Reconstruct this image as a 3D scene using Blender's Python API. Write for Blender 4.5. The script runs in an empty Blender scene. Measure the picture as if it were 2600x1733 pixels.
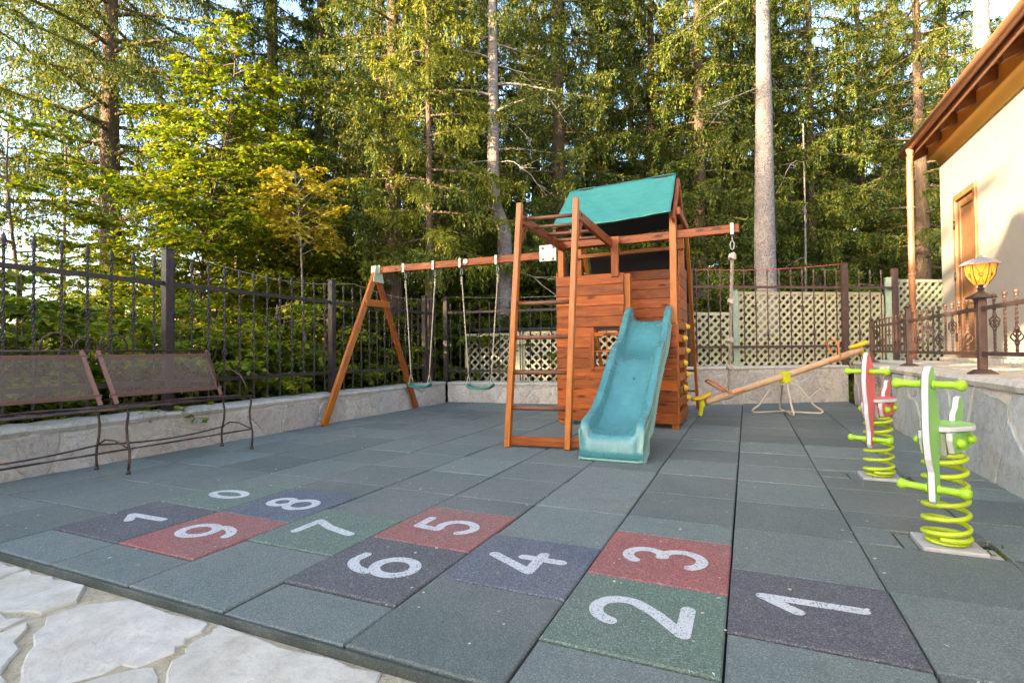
import bpy, math, random
import numpy as np
from mathutils import Vector, Matrix
random.seed(7)
scene = bpy.context.scene
COL = scene.collection
S = 0.55                                    # side of one rubber tile in metres
R_ = math.radians

# ------------------------------------------------------------------ mesh builder
class MB:
    """collects shapes in scene coordinates; build() links them as one mesh object"""
    def __init__(self, M=None):
        self.v = []; self.f = []; self.lc = []; self.sm = []
        self.M = M or Matrix.Identity(4)
    def add(self, vs, fs, lc=None, smooth=False):
        b = len(self.v)
        for i, p in enumerate(vs):
            self.v.append(self.M @ Vector(p))
            self.lc.append(lc[i] if lc else tuple(p))
        for f in fs:
            self.f.append([b + i for i in f]); self.sm.append(smooth)
    def beam(self, a, b, w, h, up=(0, 0, 1)):
        """squared timber from a to b; w across, h along up"""
        a = Vector(a); b = Vector(b); d = b - a; L = d.length; d.normalize()
        u = Vector(up); s = d.cross(u)
        if s.length < 1e-4: s = d.cross(Vector((1, 0, 0)))
        s.normalize(); u = s.cross(d)
        o = (random.uniform(0, 50), random.uniform(0, 50), random.uniform(0, 50))
        vs = []; lc = []
        for l in (0, L):
            for x, y in ((-1, -1), (1, -1), (1, 1), (-1, 1)):
                vs.append(a + d * l + s * (x * w / 2) + u * (y * h / 2))
                lc.append((o[0] + l, o[1] + x * w / 2, o[2] + y * h / 2))
        self.add(vs, [(3, 2, 1, 0), (4, 5, 6, 7), (0, 1, 5, 4), (1, 2, 6, 5), (2, 3, 7, 6), (3, 0, 4, 7)], lc)
    def box(self, lo, hi, ax=0):
        lo = list(lo); hi = list(hi); c = [(l + h) / 2 for l, h in zip(lo, hi)]
        a = list(c); b = list(c); a[ax] = lo[ax]; b[ax] = hi[ax]
        if ax == 0: self.beam(a, b, hi[1] - lo[1], hi[2] - lo[2])
        elif ax == 1: self.beam(a, b, hi[0] - lo[0], hi[2] - lo[2])
        else: self.beam(a, b, hi[1] - lo[1], hi[0] - lo[0], up=(1, 0, 0))
    def tube(self, pts, r, n=8, closed=False, caps=True, smooth=True):
        pts = [Vector(p) for p in pts]; m = len(pts)
        rs = r if isinstance(r, (list, tuple)) else [r] * m
        tan = []
        for i in range(m):
            if closed: t = pts[(i + 1) % m] - pts[i - 1]
            else: t = pts[min(i + 1, m - 1)] - pts[max(i - 1, 0)]
            tan.append(t.normalized() if t.length > 1e-9 else Vector((0, 0, 1)))
        nrm = tan[0].orthogonal().normalized()
        vs = []; lc = []; fs = []; L = 0; o = random.uniform(0, 50)
        for i in range(m):
            if i: L += (pts[i] - pts[i - 1]).length
            nrm = (nrm - tan[i] * nrm.dot(tan[i])).normalized()
            bi = tan[i].cross(nrm)
            for k in range(n):
                a = 2 * math.pi * k / n
                q = nrm * math.cos(a) + bi * math.sin(a)
                vs.append(pts[i] + q * rs[i]); lc.append((o + L, math.cos(a) * rs[i], math.sin(a) * rs[i]))
        for i in range(m if closed else m - 1):
            j = (i + 1) % m
            for k in range(n):
                l = (k + 1) % n
                fs.append((i * n + k, i * n + l, j * n + l, j * n + k))
        if caps and not closed:
            fs.append(tuple(reversed(range(n)))); fs.append(tuple(range((m - 1) * n, m * n)))
        self.add(vs, fs, lc, smooth)
    def twist(self, a, b, w, turns, seg=40):
        """square bar twisted about its own axis"""
        a = Vector(a); b = Vector(b); d = (b - a).normalized(); s = d.orthogonal().normalized(); u = d.cross(s)
        vs = []; fs = []
        for i in range(seg + 1):
            t = i / seg
            for k in range(4):
                an = 2 * math.pi * (k / 4 + turns * t)
                vs.append(a.lerp(b, t) + (s * math.cos(an) + u * math.sin(an)) * w * .72)
        for i in range(seg):
            for k in range(4):
                l = (k + 1) % 4
                fs.append((i * 4 + k, i * 4 + l, (i + 1) * 4 + l, (i + 1) * 4 + k))
        fs += [(3, 2, 1, 0), tuple(range(seg * 4, seg * 4 + 4))]
        self.add(vs, fs)
    def lathe(self, prof, o=(0, 0, 0), n=16, axis=(0, 0, 1), smooth=True):
        o = Vector(o); ax = Vector(axis).normalized(); s = ax.orthogonal().normalized(); u = ax.cross(s)
        vs = []; fs = []; m = len(prof)
        for r, z in prof:
            for k in range(n):
                a = 2 * math.pi * k / n
                vs.append(o + ax * z + (s * math.cos(a) + u * math.sin(a)) * max(r, 1e-4))
        for i in range(m - 1):
            for k in range(n):
                l = (k + 1) % n
                fs.append((i * n + k, i * n + l, (i + 1) * n + l, (i + 1) * n + k))
        fs.append(tuple(reversed(range(n)))); fs.append(tuple(range((m - 1) * n, m * n)))
        self.add(vs, fs, None, smooth)
    def ball(self, c, r, n=12, m=8, sc=(1, 1, 1)):
        vs = []; fs = []
        for i in range(m + 1):
            th = math.pi * i / m
            for k in range(n):
                a = 2 * math.pi * k / n
                rr = max(math.sin(th), 1e-3)
                vs.append((c[0] + sc[0] * r * rr * math.cos(a), c[1] + sc[1] * r * rr * math.sin(a), c[2] - sc[2] * r * math.cos(th)))
        for i in range(m):
            for k in range(n):
                l = (k + 1) % n
                fs.append((i * n + k, i * n + l, (i + 1) * n + l, (i + 1) * n + k))
        self.add(vs, fs, None, True)
    def prism(self, poly, t, fr=None):
        """outline poly (2-D) extruded by t; fr(x, y, h) gives the point"""
        fr = fr or (lambda x, y, h: (x, y, h)); n = len(poly)
        vs = [fr(x, y, -t / 2) for x, y in poly] + [fr(x, y, t / 2) for x, y in poly]
        fs = [tuple(reversed(range(n))), tuple(range(n, 2 * n))]
        for i in range(n):
            j = (i + 1) % n
            fs.append((i, j, n + j, n + i))
        self.add(vs, fs)
    def loft(self, rings, closed_ring=True, caps=True, smooth=True):
        n = len(rings[0]); vs = [p for r in rings for p in r]; fs = []
        for i in range(len(rings) - 1):
            for k in range(n if closed_ring else n - 1):
                l = (k + 1) % n
                fs.append((i * n + k, i * n + l, (i + 1) * n + l, (i + 1) * n + k))
        if caps and closed_ring:
            fs.append(tuple(reversed(range(n)))); m = len(rings) - 1
            fs.append(tuple(range(m * n, m * n + n)))
        self.add(vs, fs, None, smooth)
    def build(self, name, mat, parent=None, origin=(0, 0, 0), bevel=0, label=None, solid=0, seg=2):
        o3 = Vector(origin)
        if parent is not None:
            r = parent
            while r.parent: r = r.parent
            o3 = Vector(r.get('_o', (0, 0, 0)))
        me = bpy.data.meshes.new(name)
        me.from_pydata([tuple(p - o3) for p in self.v], [], self.f)
        at = me.attributes.new('lc', 'FLOAT_VECTOR', 'POINT')
        at.data.foreach_set('vector', [c for p in self.lc for c in p])
        me.polygons.foreach_set('use_smooth', self.sm)
        me.materials.append(mat)
        ob = bpy.data.objects.new(name, me); COL.objects.link(ob)
        if parent is not None: ob.parent = parent
        else: ob.location = o3; ob['_o'] = tuple(o3)
        if solid:
            md = ob.modifiers.new('solid', 'SOLIDIFY'); md.thickness = solid; md.offset = 0
        if bevel:
            md = ob.modifiers.new('bevel', 'BEVEL'); md.width = bevel; md.segments = seg
            md.limit_method = 'ANGLE'; md.angle_limit = R_(40)
        if label: ob['label'] = label
        me.update()
        return ob

def tag(o, label=None, cat=None, group=None, kind=None):
    if label: o['label'] = label
    if cat: o['category'] = cat
    if group: o['group'] = group
    if kind: o['kind'] = kind
    return o
def thing(name, label, cat, loc=(0, 0, 0), group=None):
    o = bpy.data.objects.new(name, None); COL.objects.link(o)
    o.location = loc; o['_o'] = tuple(loc); o.empty_display_size = .2
    return tag(o, label, cat, group)
def kids(o): return [c for c in bpy.data.objects if c.parent == o]
def copy_tree(o, parent=None):
    ch = kids(o)
    c = o.copy(); COL.objects.link(c); c.parent = parent
    for k in ch: copy_tree(k, c)
    return c
def quads_mesh(name, Q, mat, parent=None, extra=None):
    """Q: (n,4,3) array of quads -> one mesh"""
    n = len(Q); me = bpy.data.meshes.new(name)
    me.vertices.add(n * 4); me.vertices.foreach_set('co', np.ascontiguousarray(Q, dtype=np.float32).ravel())
    me.loops.add(n * 4); me.loops.foreach_set('vertex_index', np.arange(n * 4, dtype=np.int32))
    me.polygons.add(n)
    me.polygons.foreach_set('loop_start', np.arange(0, n * 4, 4, dtype=np.int32))
    me.polygons.foreach_set('loop_total', np.full(n, 4, dtype=np.int32))
    me.update(calc_edges=True); me.materials.append(mat)
    o = bpy.data.objects.new(name, me); COL.objects.link(o); o.parent = parent
    return o

# ------------------------------------------------------------------ materials
def new_mat(name):
    m = bpy.data.materials.new(name); m.use_nodes = True
    nt = m.node_tree; nt.nodes.clear()
    out = nt.nodes.new('ShaderNodeOutputMaterial'); b = nt.nodes.new('ShaderNodeBsdfPrincipled')
    nt.links.new(b.outputs[0], out.inputs[0])
    return m, nt, b, out
class N:
    """short hand for node trees"""
    def __init__(s, nt): s.nt = nt
    def n(s, t, **kw):
        x = s.nt.nodes.new('ShaderNode' + t)
        for k, v in kw.items(): setattr(x, k, v)
        return x
    def l(s, a, b): s.nt.links.new(a, b)
    def coord(s, attr=None, scale=(1, 1, 1), kind='Object'):
        if attr: c = s.n('Attribute', attribute_name=attr).outputs['Vector']
        else: c = s.n('TexCoord').outputs[kind]
        mp = s.n('Mapping'); mp.inputs['Scale'].default_value = scale
        s.l(c, mp.inputs[0]); return mp.outputs[0]
    def geo(s, scale=(1, 1, 1)):
        mp = s.n('Mapping'); mp.inputs['Scale'].default_value = scale
        s.l(s.n('NewGeometry').outputs['Position'], mp.inputs[0]); return mp.outputs[0]
    def noise(s, vec, scale, detail=4, rough=.55, dist=0):
        x = s.n('TexNoise'); x.inputs['Scale'].default_value = scale; x.inputs['Detail'].default_value = detail
        x.inputs['Roughness'].default_value = rough; x.inputs['Distortion'].default_value = dist
        s.l(vec, x.inputs['Vector']); return x.outputs[0]
    def voro(s, vec, scale, feature='F1', out='Distance'):
        x = s.n('TexVoronoi', feature=feature); x.inputs['Scale'].default_value = scale
        s.l(vec, x.inputs['Vector']); return x.outputs[out]
    def ramp(s, fac, stops, interp='LINEAR'):
        x = s.n('ValToRGB'); cr = x.color_ramp; cr.interpolation = interp
        while len(cr.elements) < len(stops): cr.elements.new(.5)
        for e, (p, c) in zip(cr.elements, stops):
            e.position = p; e.color = (c[0], c[1], c[2], 1) if len(c) == 3 else c
        s.l(fac, x.inputs[0]); return x.outputs[0]
    def mix(s, fac, a, b, mode='MIX'):
        x = s.n('Mix', data_type='RGBA', blend_type=mode)
        for i, v in ((0, fac), (6, a), (7, b)):
            if hasattr(v, 'is_linked') or hasattr(v, 'node'): s.l(v, x.inputs[i])
            else: x.inputs[i].default_value = v if i == 0 else ((v[0], v[1], v[2], 1))
        return x.outputs[2]
    def math(s, op, a, b=0.0, clamp=False):
        x = s.n('Math', operation=op, use_clamp=clamp)
        for i, v in ((0, a), (1, b)):
            if hasattr(v, 'node'): s.l(v, x.inputs[i])
            else: x.inputs[i].default_value = v
        return x.outputs[0]
    def bump(s, h, strength=.3, dist=.01):
        x = s.n('Bump'); x.inputs['Strength'].default_value = strength; x.inputs['Distance'].default_value = dist
        s.l(h, x.inputs['Height']); return x.outputs[0]
    def island(s): return s.n('NewGeometry').outputs['Random Per Island']
BLK = (0, 0, 0); WHT = (1, 1, 1)

def rubber(name, base, var=.25, flecks=.5, stain=1.0):
    m, nt, b, out = new_mat(name); k = N(nt); p = k.geo()
    big = k.noise(p, 1.6, 5, .6); mid = k.noise(p, 9, 4, .6)
    isl = k.island()
    lo = tuple(c * (1 - var) for c in base); hi = tuple(min(1, c * (1 + var)) for c in base)
    c = k.mix(isl, lo, hi)
    c = k.mix(k.math('MULTIPLY', k.ramp(big, [(.42, BLK), (.72, WHT)]), .62 * stain), c, (.175, .172, .150))
    c = k.mix(k.math('MULTIPLY', k.ramp(mid, [(.48, BLK), (.75, WHT)]), .38), c, tuple(x * .62 for x in base))
    wide = k.noise(p, .55, 4, .6)
    c = k.mix(k.math('MULTIPLY', k.ramp(wide, [(.46, BLK), (.66, WHT)]), .45 * stain), c, (.185, .178, .155))
    g = k.voro(p, 260, out='Color'); gs = k.n('SeparateColor'); k.l(g, gs.inputs[0])
    dark = k.ramp(gs.outputs[0], [(.0, (.42, .42, .42)), (.35, (.85, .85, .85)), (.8, (1.12, 1.12, 1.12)), (.94, (1.9, 1.9, 1.9))])
    c = k.mix(flecks, c, k.mix(1.0, c, dark, 'MULTIPLY'))
    scr = k.noise(k.geo((1.2, 22, 1)), 3.0, 3, .7)
    c = k.mix(k.math('MULTIPLY', k.ramp(scr, [(.66, BLK), (.8, WHT)]), .18), c, (.30, .31, .29))
    k.l(c, b.inputs['Base Color']); b.inputs['Roughness'].default_value = .82
    b.inputs['Specular IOR Level'].default_value = .35
    h = k.voro(p, 230); nrm = k.bump(h, .55, .004); k.l(nrm, b.inputs['Normal'])
    return m

def paint_worn(name, base):
    m, nt, b, out = new_mat(name); k = N(nt); p = k.geo()
    g = k.voro(p, 240, out='Color'); gs = k.n('SeparateColor'); k.l(g, gs.inputs[0])
    n = k.noise(p, 14, 4, .6)
    w = k.math('ADD', gs.outputs[0], k.math('MULTIPLY', k.math('SUBTRACT', n, .5), .7))
    c = k.mix(k.ramp(w, [(.02, BLK), (.20, WHT)]), tuple(x * .9 for x in base), (.52, .52, .51))
    k.l(c, b.inputs['Base Color']); b.inputs['Roughness'].default_value = .75
    k.l(k.bump(k.voro(p, 230), .5, .004), b.inputs['Normal'])
    return m

def wood(name, c1, c2, c3, rough=.42, knots=True, coat=.05):
    """stained timber; grain runs along x of the lc attribute"""
    m, nt, b, out = new_mat(name); k = N(nt)
    p = k.coord('lc', (1.6, 26, 26)); q = k.coord('lc', (5, 11, 11))
    g = k.noise(p, 2.2, 6, .62, .6); g2 = k.noise(q, 1.3, 4, .6, .8)
    c = k.ramp(g, [(.25, c1), (.5, c2), (.78, c3)])
    c = k.mix(k.math('MULTIPLY', k.ramp(g2, [(.5, BLK), (.75, WHT)]), .55), c, tuple(x * .55 for x in c1))
    if knots:
        kn = k.voro(k.coord('lc', (1.9, 5.2, 5.2)), 1.6)
        c = k.mix(k.math('MULTIPLY', k.ramp(kn, [(.0, WHT), (.12, WHT), (.20, BLK)]), .85), c, tuple(x * .3 for x in c1))
    isl = k.island()
    c = k.mix(1.0, c, k.ramp(isl, [(0, (.52, .50, .48)), (.5, (.92, .92, .92)), (1, (1.25, 1.2, 1.14))]), 'MULTIPLY')
    k.l(c, b.inputs['Base Color']); b.inputs['Roughness'].default_value = rough
    b.inputs['Specular IOR Level'].default_value = .3; b.inputs['Coat Weight'].default_value = coat; b.inputs['Coat Roughness'].default_value = .35
    k.l(k.bump(g, .35, .006), b.inputs['Normal'])
    return m

def plastic(name, col, rough=.35, var=.08, scuff=.3, wear=(.6, .7, .65)):
    m, nt, b, out = new_mat(name); k = N(nt); p = k.coord()
    n = k.noise(p, 7, 5, .65); s = k.noise(k.coord(scale=(4, 4, 30)), 5, 4, .7)
    c = k.mix(n, tuple(x * (1 - var * 2) for x in col), tuple(min(1, x * (1 + var)) for x in col))
    c = k.mix(k.math('MULTIPLY', k.ramp(s, [(.58, BLK), (.8, WHT)]), scuff), c, wear)
    k.l(c, b.inputs['Base Color'])
    k.l(k.ramp(n, [(.2, (rough * .8,) * 3), (.8, (min(1, rough * 1.4),) * 3)]), b.inputs['Roughness'])
    return m

def metal_paint(name, col, rust=(.16, .06, .03), amt=.5, rough=.5, metallic=.3):
    m, nt, b, out = new_mat(name); k = N(nt); p = k.geo()
    n = k.noise(p, 11, 6, .7); f = k.ramp(n, [(.48, BLK), (.68, WHT)])
    c = k.mix(k.math('MULTIPLY', f, amt), col, rust); k.l(c, b.inputs['Base Color'])
    b.inputs['Metallic'].default_value = metallic; b.inputs['Roughness'].default_value = rough
    k.l(k.bump(k.noise(p, 90, 3), .25, .003), b.inputs['Normal'])
    return m

def stone(name, cols, stain=(.25, .21, .15), rough=.85, sc=1.0, vein=.5):
    m, nt, b, out = new_mat(name); k = N(nt); p = k.geo()
    cols = cols * 2 if len(cols) == 1 else cols
    isl = k.island(); n = len(cols)
    c = k.ramp(isl, [(i / max(1, n - 1), cc) for i, cc in enumerate(cols)])
    a = k.noise(p, 3.1 * sc, 6, .65, .8); d = k.noise(p, 14 * sc, 6, .7)
    c = k.mix(k.math('MULTIPLY', k.ramp(a, [(.45, BLK), (.7, WHT)]), .6), c, stain)
    c = k.mix(1.0, c, k.ramp(d, [(.25, (.72, .72, .72)), (.75, (1.15, 1.14, 1.12))]), 'MULTIPLY')
    w = k.noise(k.geo((1, 1, 1)), 2.2 * sc, 5, .6, 1.6)
    vn = k.math('ABSOLUTE', k.math('SUBTRACT', w, .5))
    c = k.mix(k.math('MULTIPLY', k.ramp(vn, [(.0, WHT), (.012, BLK)]), vein), c, tuple(x * .35 for x in stain))
    k.l(c, b.inputs['Base Color']); b.inputs['Roughness'].default_value = rough
    b.inputs['Specular IOR Level'].default_value = .3
    h = k.math('ADD', k.math('MULTIPLY', a, .7), k.math('MULTIPLY', d, .5))
    k.l(k.bump(h, .6, .02), b.inputs['Normal'])
    return m

def plain(name, col, rough=.6, metallic=0.0, nscale=12, var=.15, bump=.15):
    m, nt, b, out = new_mat(name); k = N(nt); p = k.geo(); n = k.noise(p, nscale, 5, .6)
    c = k.mix(n, tuple(x * (1 - var) for x in col), tuple(min(1, x * (1 + var)) for x in col))
    k.l(c, b.inputs['Base Color']); b.inputs['Roughness'].default_value = rough; b.inputs['Metallic'].default_value = metallic
    if bump: k.l(k.bump(n, bump, .01), b.inputs['Normal'])
    return m

def leafmat(name, stops, transl=.35, rough=.55, clump=None):
    m, nt, b, out = new_mat(name); k = N(nt)
    isl = k.island(); c = k.ramp(isl, stops)
    big = k.noise(k.geo(), .55, 3, .6)
    c = k.mix(1.0, c, k.ramp(big, [(.3, (.72, .78, .7)), (.7, (1.2, 1.12, .95))]), 'MULTIPLY')
    k.l(c, b.inputs['Base Color']); b.inputs['Roughness'].default_value = rough
    b.inputs['Specular IOR Level'].default_value = .25
    t = k.n('BsdfTranslucent'); k.l(k.mix(1.0, c, (1.5, 1.4, .7), 'MULTIPLY'), t.inputs[0])
    mx = k.n('MixShader'); mx.inputs[0].default_value = transl
    k.l(b.outputs[0], mx.inputs[1]); k.l(t.outputs[0], mx.inputs[2]); k.l(mx.outputs[0], out.inputs[0])
    return m

def barkmat(name, c1, c2, c3, sx=18, sz=5, spots=0, moss=0):
    m, nt, b, out = new_mat(name); k = N(nt)
    p = k.coord(scale=(sx, sx, sz)); n = k.noise(p, 1.0, 6, .7, .5); v = k.voro(p, 1.7)
    c = k.ramp(n, [(.3, c1), (.52, c2), (.72, c3)])
    if spots:
        sp = k.voro(k.coord(scale=(34, 34, 40)), 1.0); big = k.noise(k.coord(), 5, 3)
        c = k.mix(k.math('MULTIPLY', k.ramp(sp, [(.0, WHT), (.26, WHT), (.42, BLK)]), k.math('MULTIPLY', big, 1.6, True)), c, tuple(x * .32 for x in c1))
    pl = k.noise(k.coord(), 1.3, 4, .6)
    c = k.mix(k.math('MULTIPLY', k.ramp(pl, [(.45, BLK), (.7, WHT)]), .35), c, c1)
    k.l(c, b.inputs['Base Color']); b.inputs['Roughness'].default_value = .9
    b.inputs['Specular IOR Level'].default_value = .2
    k.l(k.bump(k.math('ADD', n, k.math('MULTIPLY', v, .6)), .8, .03), b.inputs['Normal'])
    return m
SUN_AZ, SUN_EL, SUN_E, SKY_E, EXPO, BLOCKER_H = 30, 14, 5.0, .15, 2.8, 9.4

M = {}
M['rub'] = rubber('rubber_green', (.132, .156, .140), .26)
M['rub_side'] = rubber('rubber_edge', (.050, .060, .052), .2)
M['r_red'] = rubber('rubber_red', (.29, .105, .092), .1, .75, .5)
M['r_green'] = rubber('rubber_bright_green', (.122, .168, .126), .08, .75, .6)
M['r_dark'] = rubber('rubber_charcoal', (.095, .090, .098), .1, .85, .6)
M['r_blue'] = rubber('rubber_blue', (.105, .115, .142), .08, .85, .6)
M['num'] = {k: paint_worn('paint_on_' + k, c) for k, c in dict(red=(.3, .07, .06), green=(.09, .16, .11), dark=(.06, .06, .08), blue=(.07, .08, .13)).items()}
M['joint'] = plain('joint_dirt', (.018, .017, .014), .95)
M['wood'] = wood('stained_plank', (.13, .024, .004), (.35, .076, .009), (.52, .145, .020))
M['post'] = wood('stained_post', (.34, .074, .004), (.54, .145, .007), (.66, .225, .016), .36, False, .3)
M['dkwood'] = wood('brown_rafter', (.20, .080, .034), (.28, .12, .05), (.34, .155, .07), .5, False, .1)
M['rung'] = wood('dark_rung', (.12, .045, .022), (.19, .075, .035), (.26, .11, .05), .4, False, .2)
M['door'] = wood('door_wood', (.17, .075, .030), (.26, .125, .055), (.33, .17, .08), .5, False, .1)
M['pole'] = wood('pale_pole', (.50, .30, .16), (.62, .41, .24), (.70, .50, .32), .5, False, .1)
M['iron'] = metal_paint('wrought_iron', (.030, .026, .026), (.13, .055, .035), .55)
M['ironb'] = metal_paint('brown_iron', (.085, .050, .042), (.17, .085, .06), .6)
M['benchiron'] = metal_paint('bench_iron', (.045, .030, .024), (.22, .10, .06), .7)
M['steel'] = plain('zinc_steel', (.34, .35, .34), .45, .6, 30, .2)
M['rope'] = plain('hemp_rope', (.46, .38, .27), .9, 0, 80, .35, .6)
M['rope2'] = plain('pale_knotted_rope', (.50, .44, .38), .9, 0, 80, .35, .6)
M['mortar'] = stone('mortar', [(.60, .55, .49)], (.46, .39, .31), .92, 1.5, .4)
M['wstone'] = stone('wall_stone', [(.58, .51, .42), (.52, .44, .36), (.64, .58, .50), (.47, .42, .37), (.62, .52, .43)], (.38, .32, .25), .9, 1.6, .5)
M['wstone2'] = stone('pale_wall_stone', [(.56, .51, .46), (.47, .43, .39), (.62, .57, .51), (.52, .45, .40)], (.38, .32, .26), .9, 1.5, .7)
M['gstone'] = stone('grey_slab', [(.40, .42, .42), (.34, .37, .37), (.46, .47, .46), (.38, .40, .41)], (.30, .28, .22), .9, 1.2, .45)
M['flag'] = stone('flagstone', [(.54, .485, .40), (.59, .53, .45), (.49, .45, .385), (.55, .50, .42)], (.47, .39, .28), .85, .8, .18)
M['fjoint'] = stone('flag_joint', [(.46, .38, .26)], (.36, .27, .15), .95, 2.0, .7)
M['coping'] = stone('coping', [(.58, .54, .46), (.50, .46, .40)], (.34, .30, .22), .9, 1.5, .5)
M['pebble'] = stone('pebbledash', [(.18, .15, .15), (.30, .26, .25), (.10, .09, .10), (.40, .36, .34)], (.12, .10, .09), .8, 3, .0)
M['lattice'] = plain('cream_lattice', (.54, .50, .34), .6, 0, 9, .15)
M['latgreen'] = plain('flaking_green_post', (.28, .36, .28), .8, 0, 14, .5)
M['plaster'] = plain('cream_plaster', (.31, .275, .23), .92, 0, 5, .14, .5)
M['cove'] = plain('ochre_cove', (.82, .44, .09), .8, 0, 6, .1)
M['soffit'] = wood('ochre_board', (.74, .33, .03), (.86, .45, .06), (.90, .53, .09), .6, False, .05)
M['copper'] = plain('brown_gutter', (.40, .18, .095), .42, .2, 14, .15)
M['roof'] = plain('clay_tile', (.30, .13, .075), .8, 0, 10, .3)

# ------------------------------------------------------------------ crazy stone cells
def clip(poly, px, py, nx, ny):
    out = []
    for i in range(len(poly)):
        a = poly[i]; b = poly[(i + 1) % len(poly)]
        da = (a[0] - px) * nx + (a[1] - py) * ny; db = (b[0] - px) * nx + (b[1] - py) * ny
        if da <= 0: out.append(a)
        if da * db < 0:
            t = da / (da - db); out.append((a[0] + t * (b[0] - a[0]), a[1] + t * (b[1] - a[1])))
    return out
def cells(u0, u1, v0, v1, su, sv, gap, rnd, jit=.42, sub=3, rough=.012):
    sites = []
    nu = max(1, round((u1 - u0) / su)); nv = max(1, round((v1 - v0) / sv))
    for i in range(-1, nu + 1):
        for j in range(-1, nv + 1):
            sites.append((u0 + (i + .5 + (.5 if j % 2 else 0) + rnd.uniform(-jit, jit)) * (u1 - u0) / nu,
                          v0 + (j + .5 + rnd.uniform(-jit, jit)) * (v1 - v0) / nv))
    res = []
    for s in sites:
        g = gap * rnd.uniform(.45, 1.3)
        p = [(u0, v0), (u1, v0), (u1, v1), (u0, v1)]
        for t in sites:
            dx, dy = t[0] - s[0], t[1] - s[1]; d = math.hypot(dx, dy)
            if 0 < d < 4 * max(su, sv) and p:
                p = clip(p, s[0] + dx / 2 - dx / d * g / 2, s[1] + dy / 2 - dy / d * g / 2, dx / d, dy / d)
        if len(p) < 3: continue
        A = abs(sum(p[i][0] * p[(i + 1) % len(p)][1] - p[(i + 1) % len(p)][0] * p[i][1] for i in range(len(p)))) / 2
        if A < su * sv * .06: continue
        q = []
        for i in range(len(p)):
            a = p[i]; b = p[(i + 1) % len(p)]; L = math.hypot(b[0] - a[0], b[1] - a[1])
            q.append((a[0] * .985 + s[0] * .015, a[1] * .985 + s[1] * .015))
            if L > su * .3:
                for k in range(1, sub + 1):
                    t = k / (sub + 1)
                    q.append((a[0] + t * (b[0] - a[0]) + rnd.uniform(-rough, rough), a[1] + t * (b[1] - a[1]) + rnd.uniform(-rough, rough)))
        q = [(min(max(x, u0), u1), min(max(y, v0), v1)) for x, y in q]
        res.append((s, q))
    return res
def stones(mb, cl, fr, h, rnd, hv=.006, ch=.012):
    for s, q in cl:
        n = len(q); hh = h + rnd.uniform(-hv, hv)
        cx = sum(p[0] for p in q) / n; cy = sum(p[1] for p in q) / n
        ins = []
        for x, y in q:
            d = math.hypot(x - cx, y - cy) or 1; k = max(0, (d - ch) / d)
            ins.append((cx + (x - cx) * k, cy + (y - cy) * k))
        tilt = (rnd.uniform(-.02, .02), rnd.uniform(-.02, .02))
        vs = [fr(x, y, -.01) for x, y in q] + [fr(x, y, hh - .004) for x, y in q] + [fr(x, y, hh + (x - cx) * tilt[0] + (y - cy) * tilt[1]) for x, y in ins]
        fs = [tuple(range(2 * n, 3 * n))]
        for i in range(n):
            j = (i + 1) % n
            fs.append((i, j, n + j, n + i)); fs.append((n + i, n + j, 2 * n + j, 2 * n + i))
        mb.add(vs, fs)

# ------------------------------------------------------------------ the ground
def ground_mat():
    m, nt, b, out = new_mat('forest_floor'); k = N(nt); p = k.geo()
    n = k.noise(p, .8, 6, .65); d = k.noise(p, 9, 6, .7)
    c = k.ramp(n, [(.3, (.055, .045, .022)), (.5, (.05, .065, .02)), (.7, (.085, .09, .03))])
    c = k.mix(1.0, c, k.ramp(d, [(.3, (.5, .5, .5)), (.7, (1.3, 1.25, 1.1))]), 'MULTIPLY')
    k.l(c, b.inputs['Base Color']); b.inputs['Roughness'].default_value = 1
    k.l(k.bump(d, .8, .05), b.inputs['Normal'])
    return m
g = MB(); nx = 60
def gz(x, y):
    r = math.hypot(x, y - 4)
    inside = (-5.3 < x < 9 and -14 < y < 7.6)
    z = -.09
    if not inside: z += -.05 + .10 * math.sin(x * .5 + 1) * math.sin(y * .43)
    if y > 12: z += (y - 12) * .02
    return z
ticks = sorted(set([round(-400 + i * 40, 3) for i in range(21)] + [round(-24 + i * 1.2, 3) for i in range(48)]))
vs = [(x, y, gz(x, y)) for y in ticks for x in ticks]; n_ = len(ticks)
g.add(vs, [(j * n_ + i, j * n_ + i + 1, (j + 1) * n_ + i + 1, (j + 1) * n_ + i) for j in range(n_ - 1) for i in range(n_ - 1)], None, True)
tag(g.build('ground', ground_mat()), kind='structure', label='forest floor of dark soil and green moss around the playground')

# terrace of flagstones in front
rnd = random.Random(11)
t = MB(); t.box((-7, -6.6, -.30), (1.6, -.29, -.036))
pv = tag(t.build('terrace', M['fjoint']), kind='structure', label='terrace of pale irregular flagstones')
t = MB(); stones(t, cells(-7, 1.6, -4.2, -.30,   .62, .44, .045, rnd, .48, 6, .020), lambda x, y, h: (x, y, -.036 + h), .007, rnd, .002, .007)
t.build('flagstones', M['flag'], pv)

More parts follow.
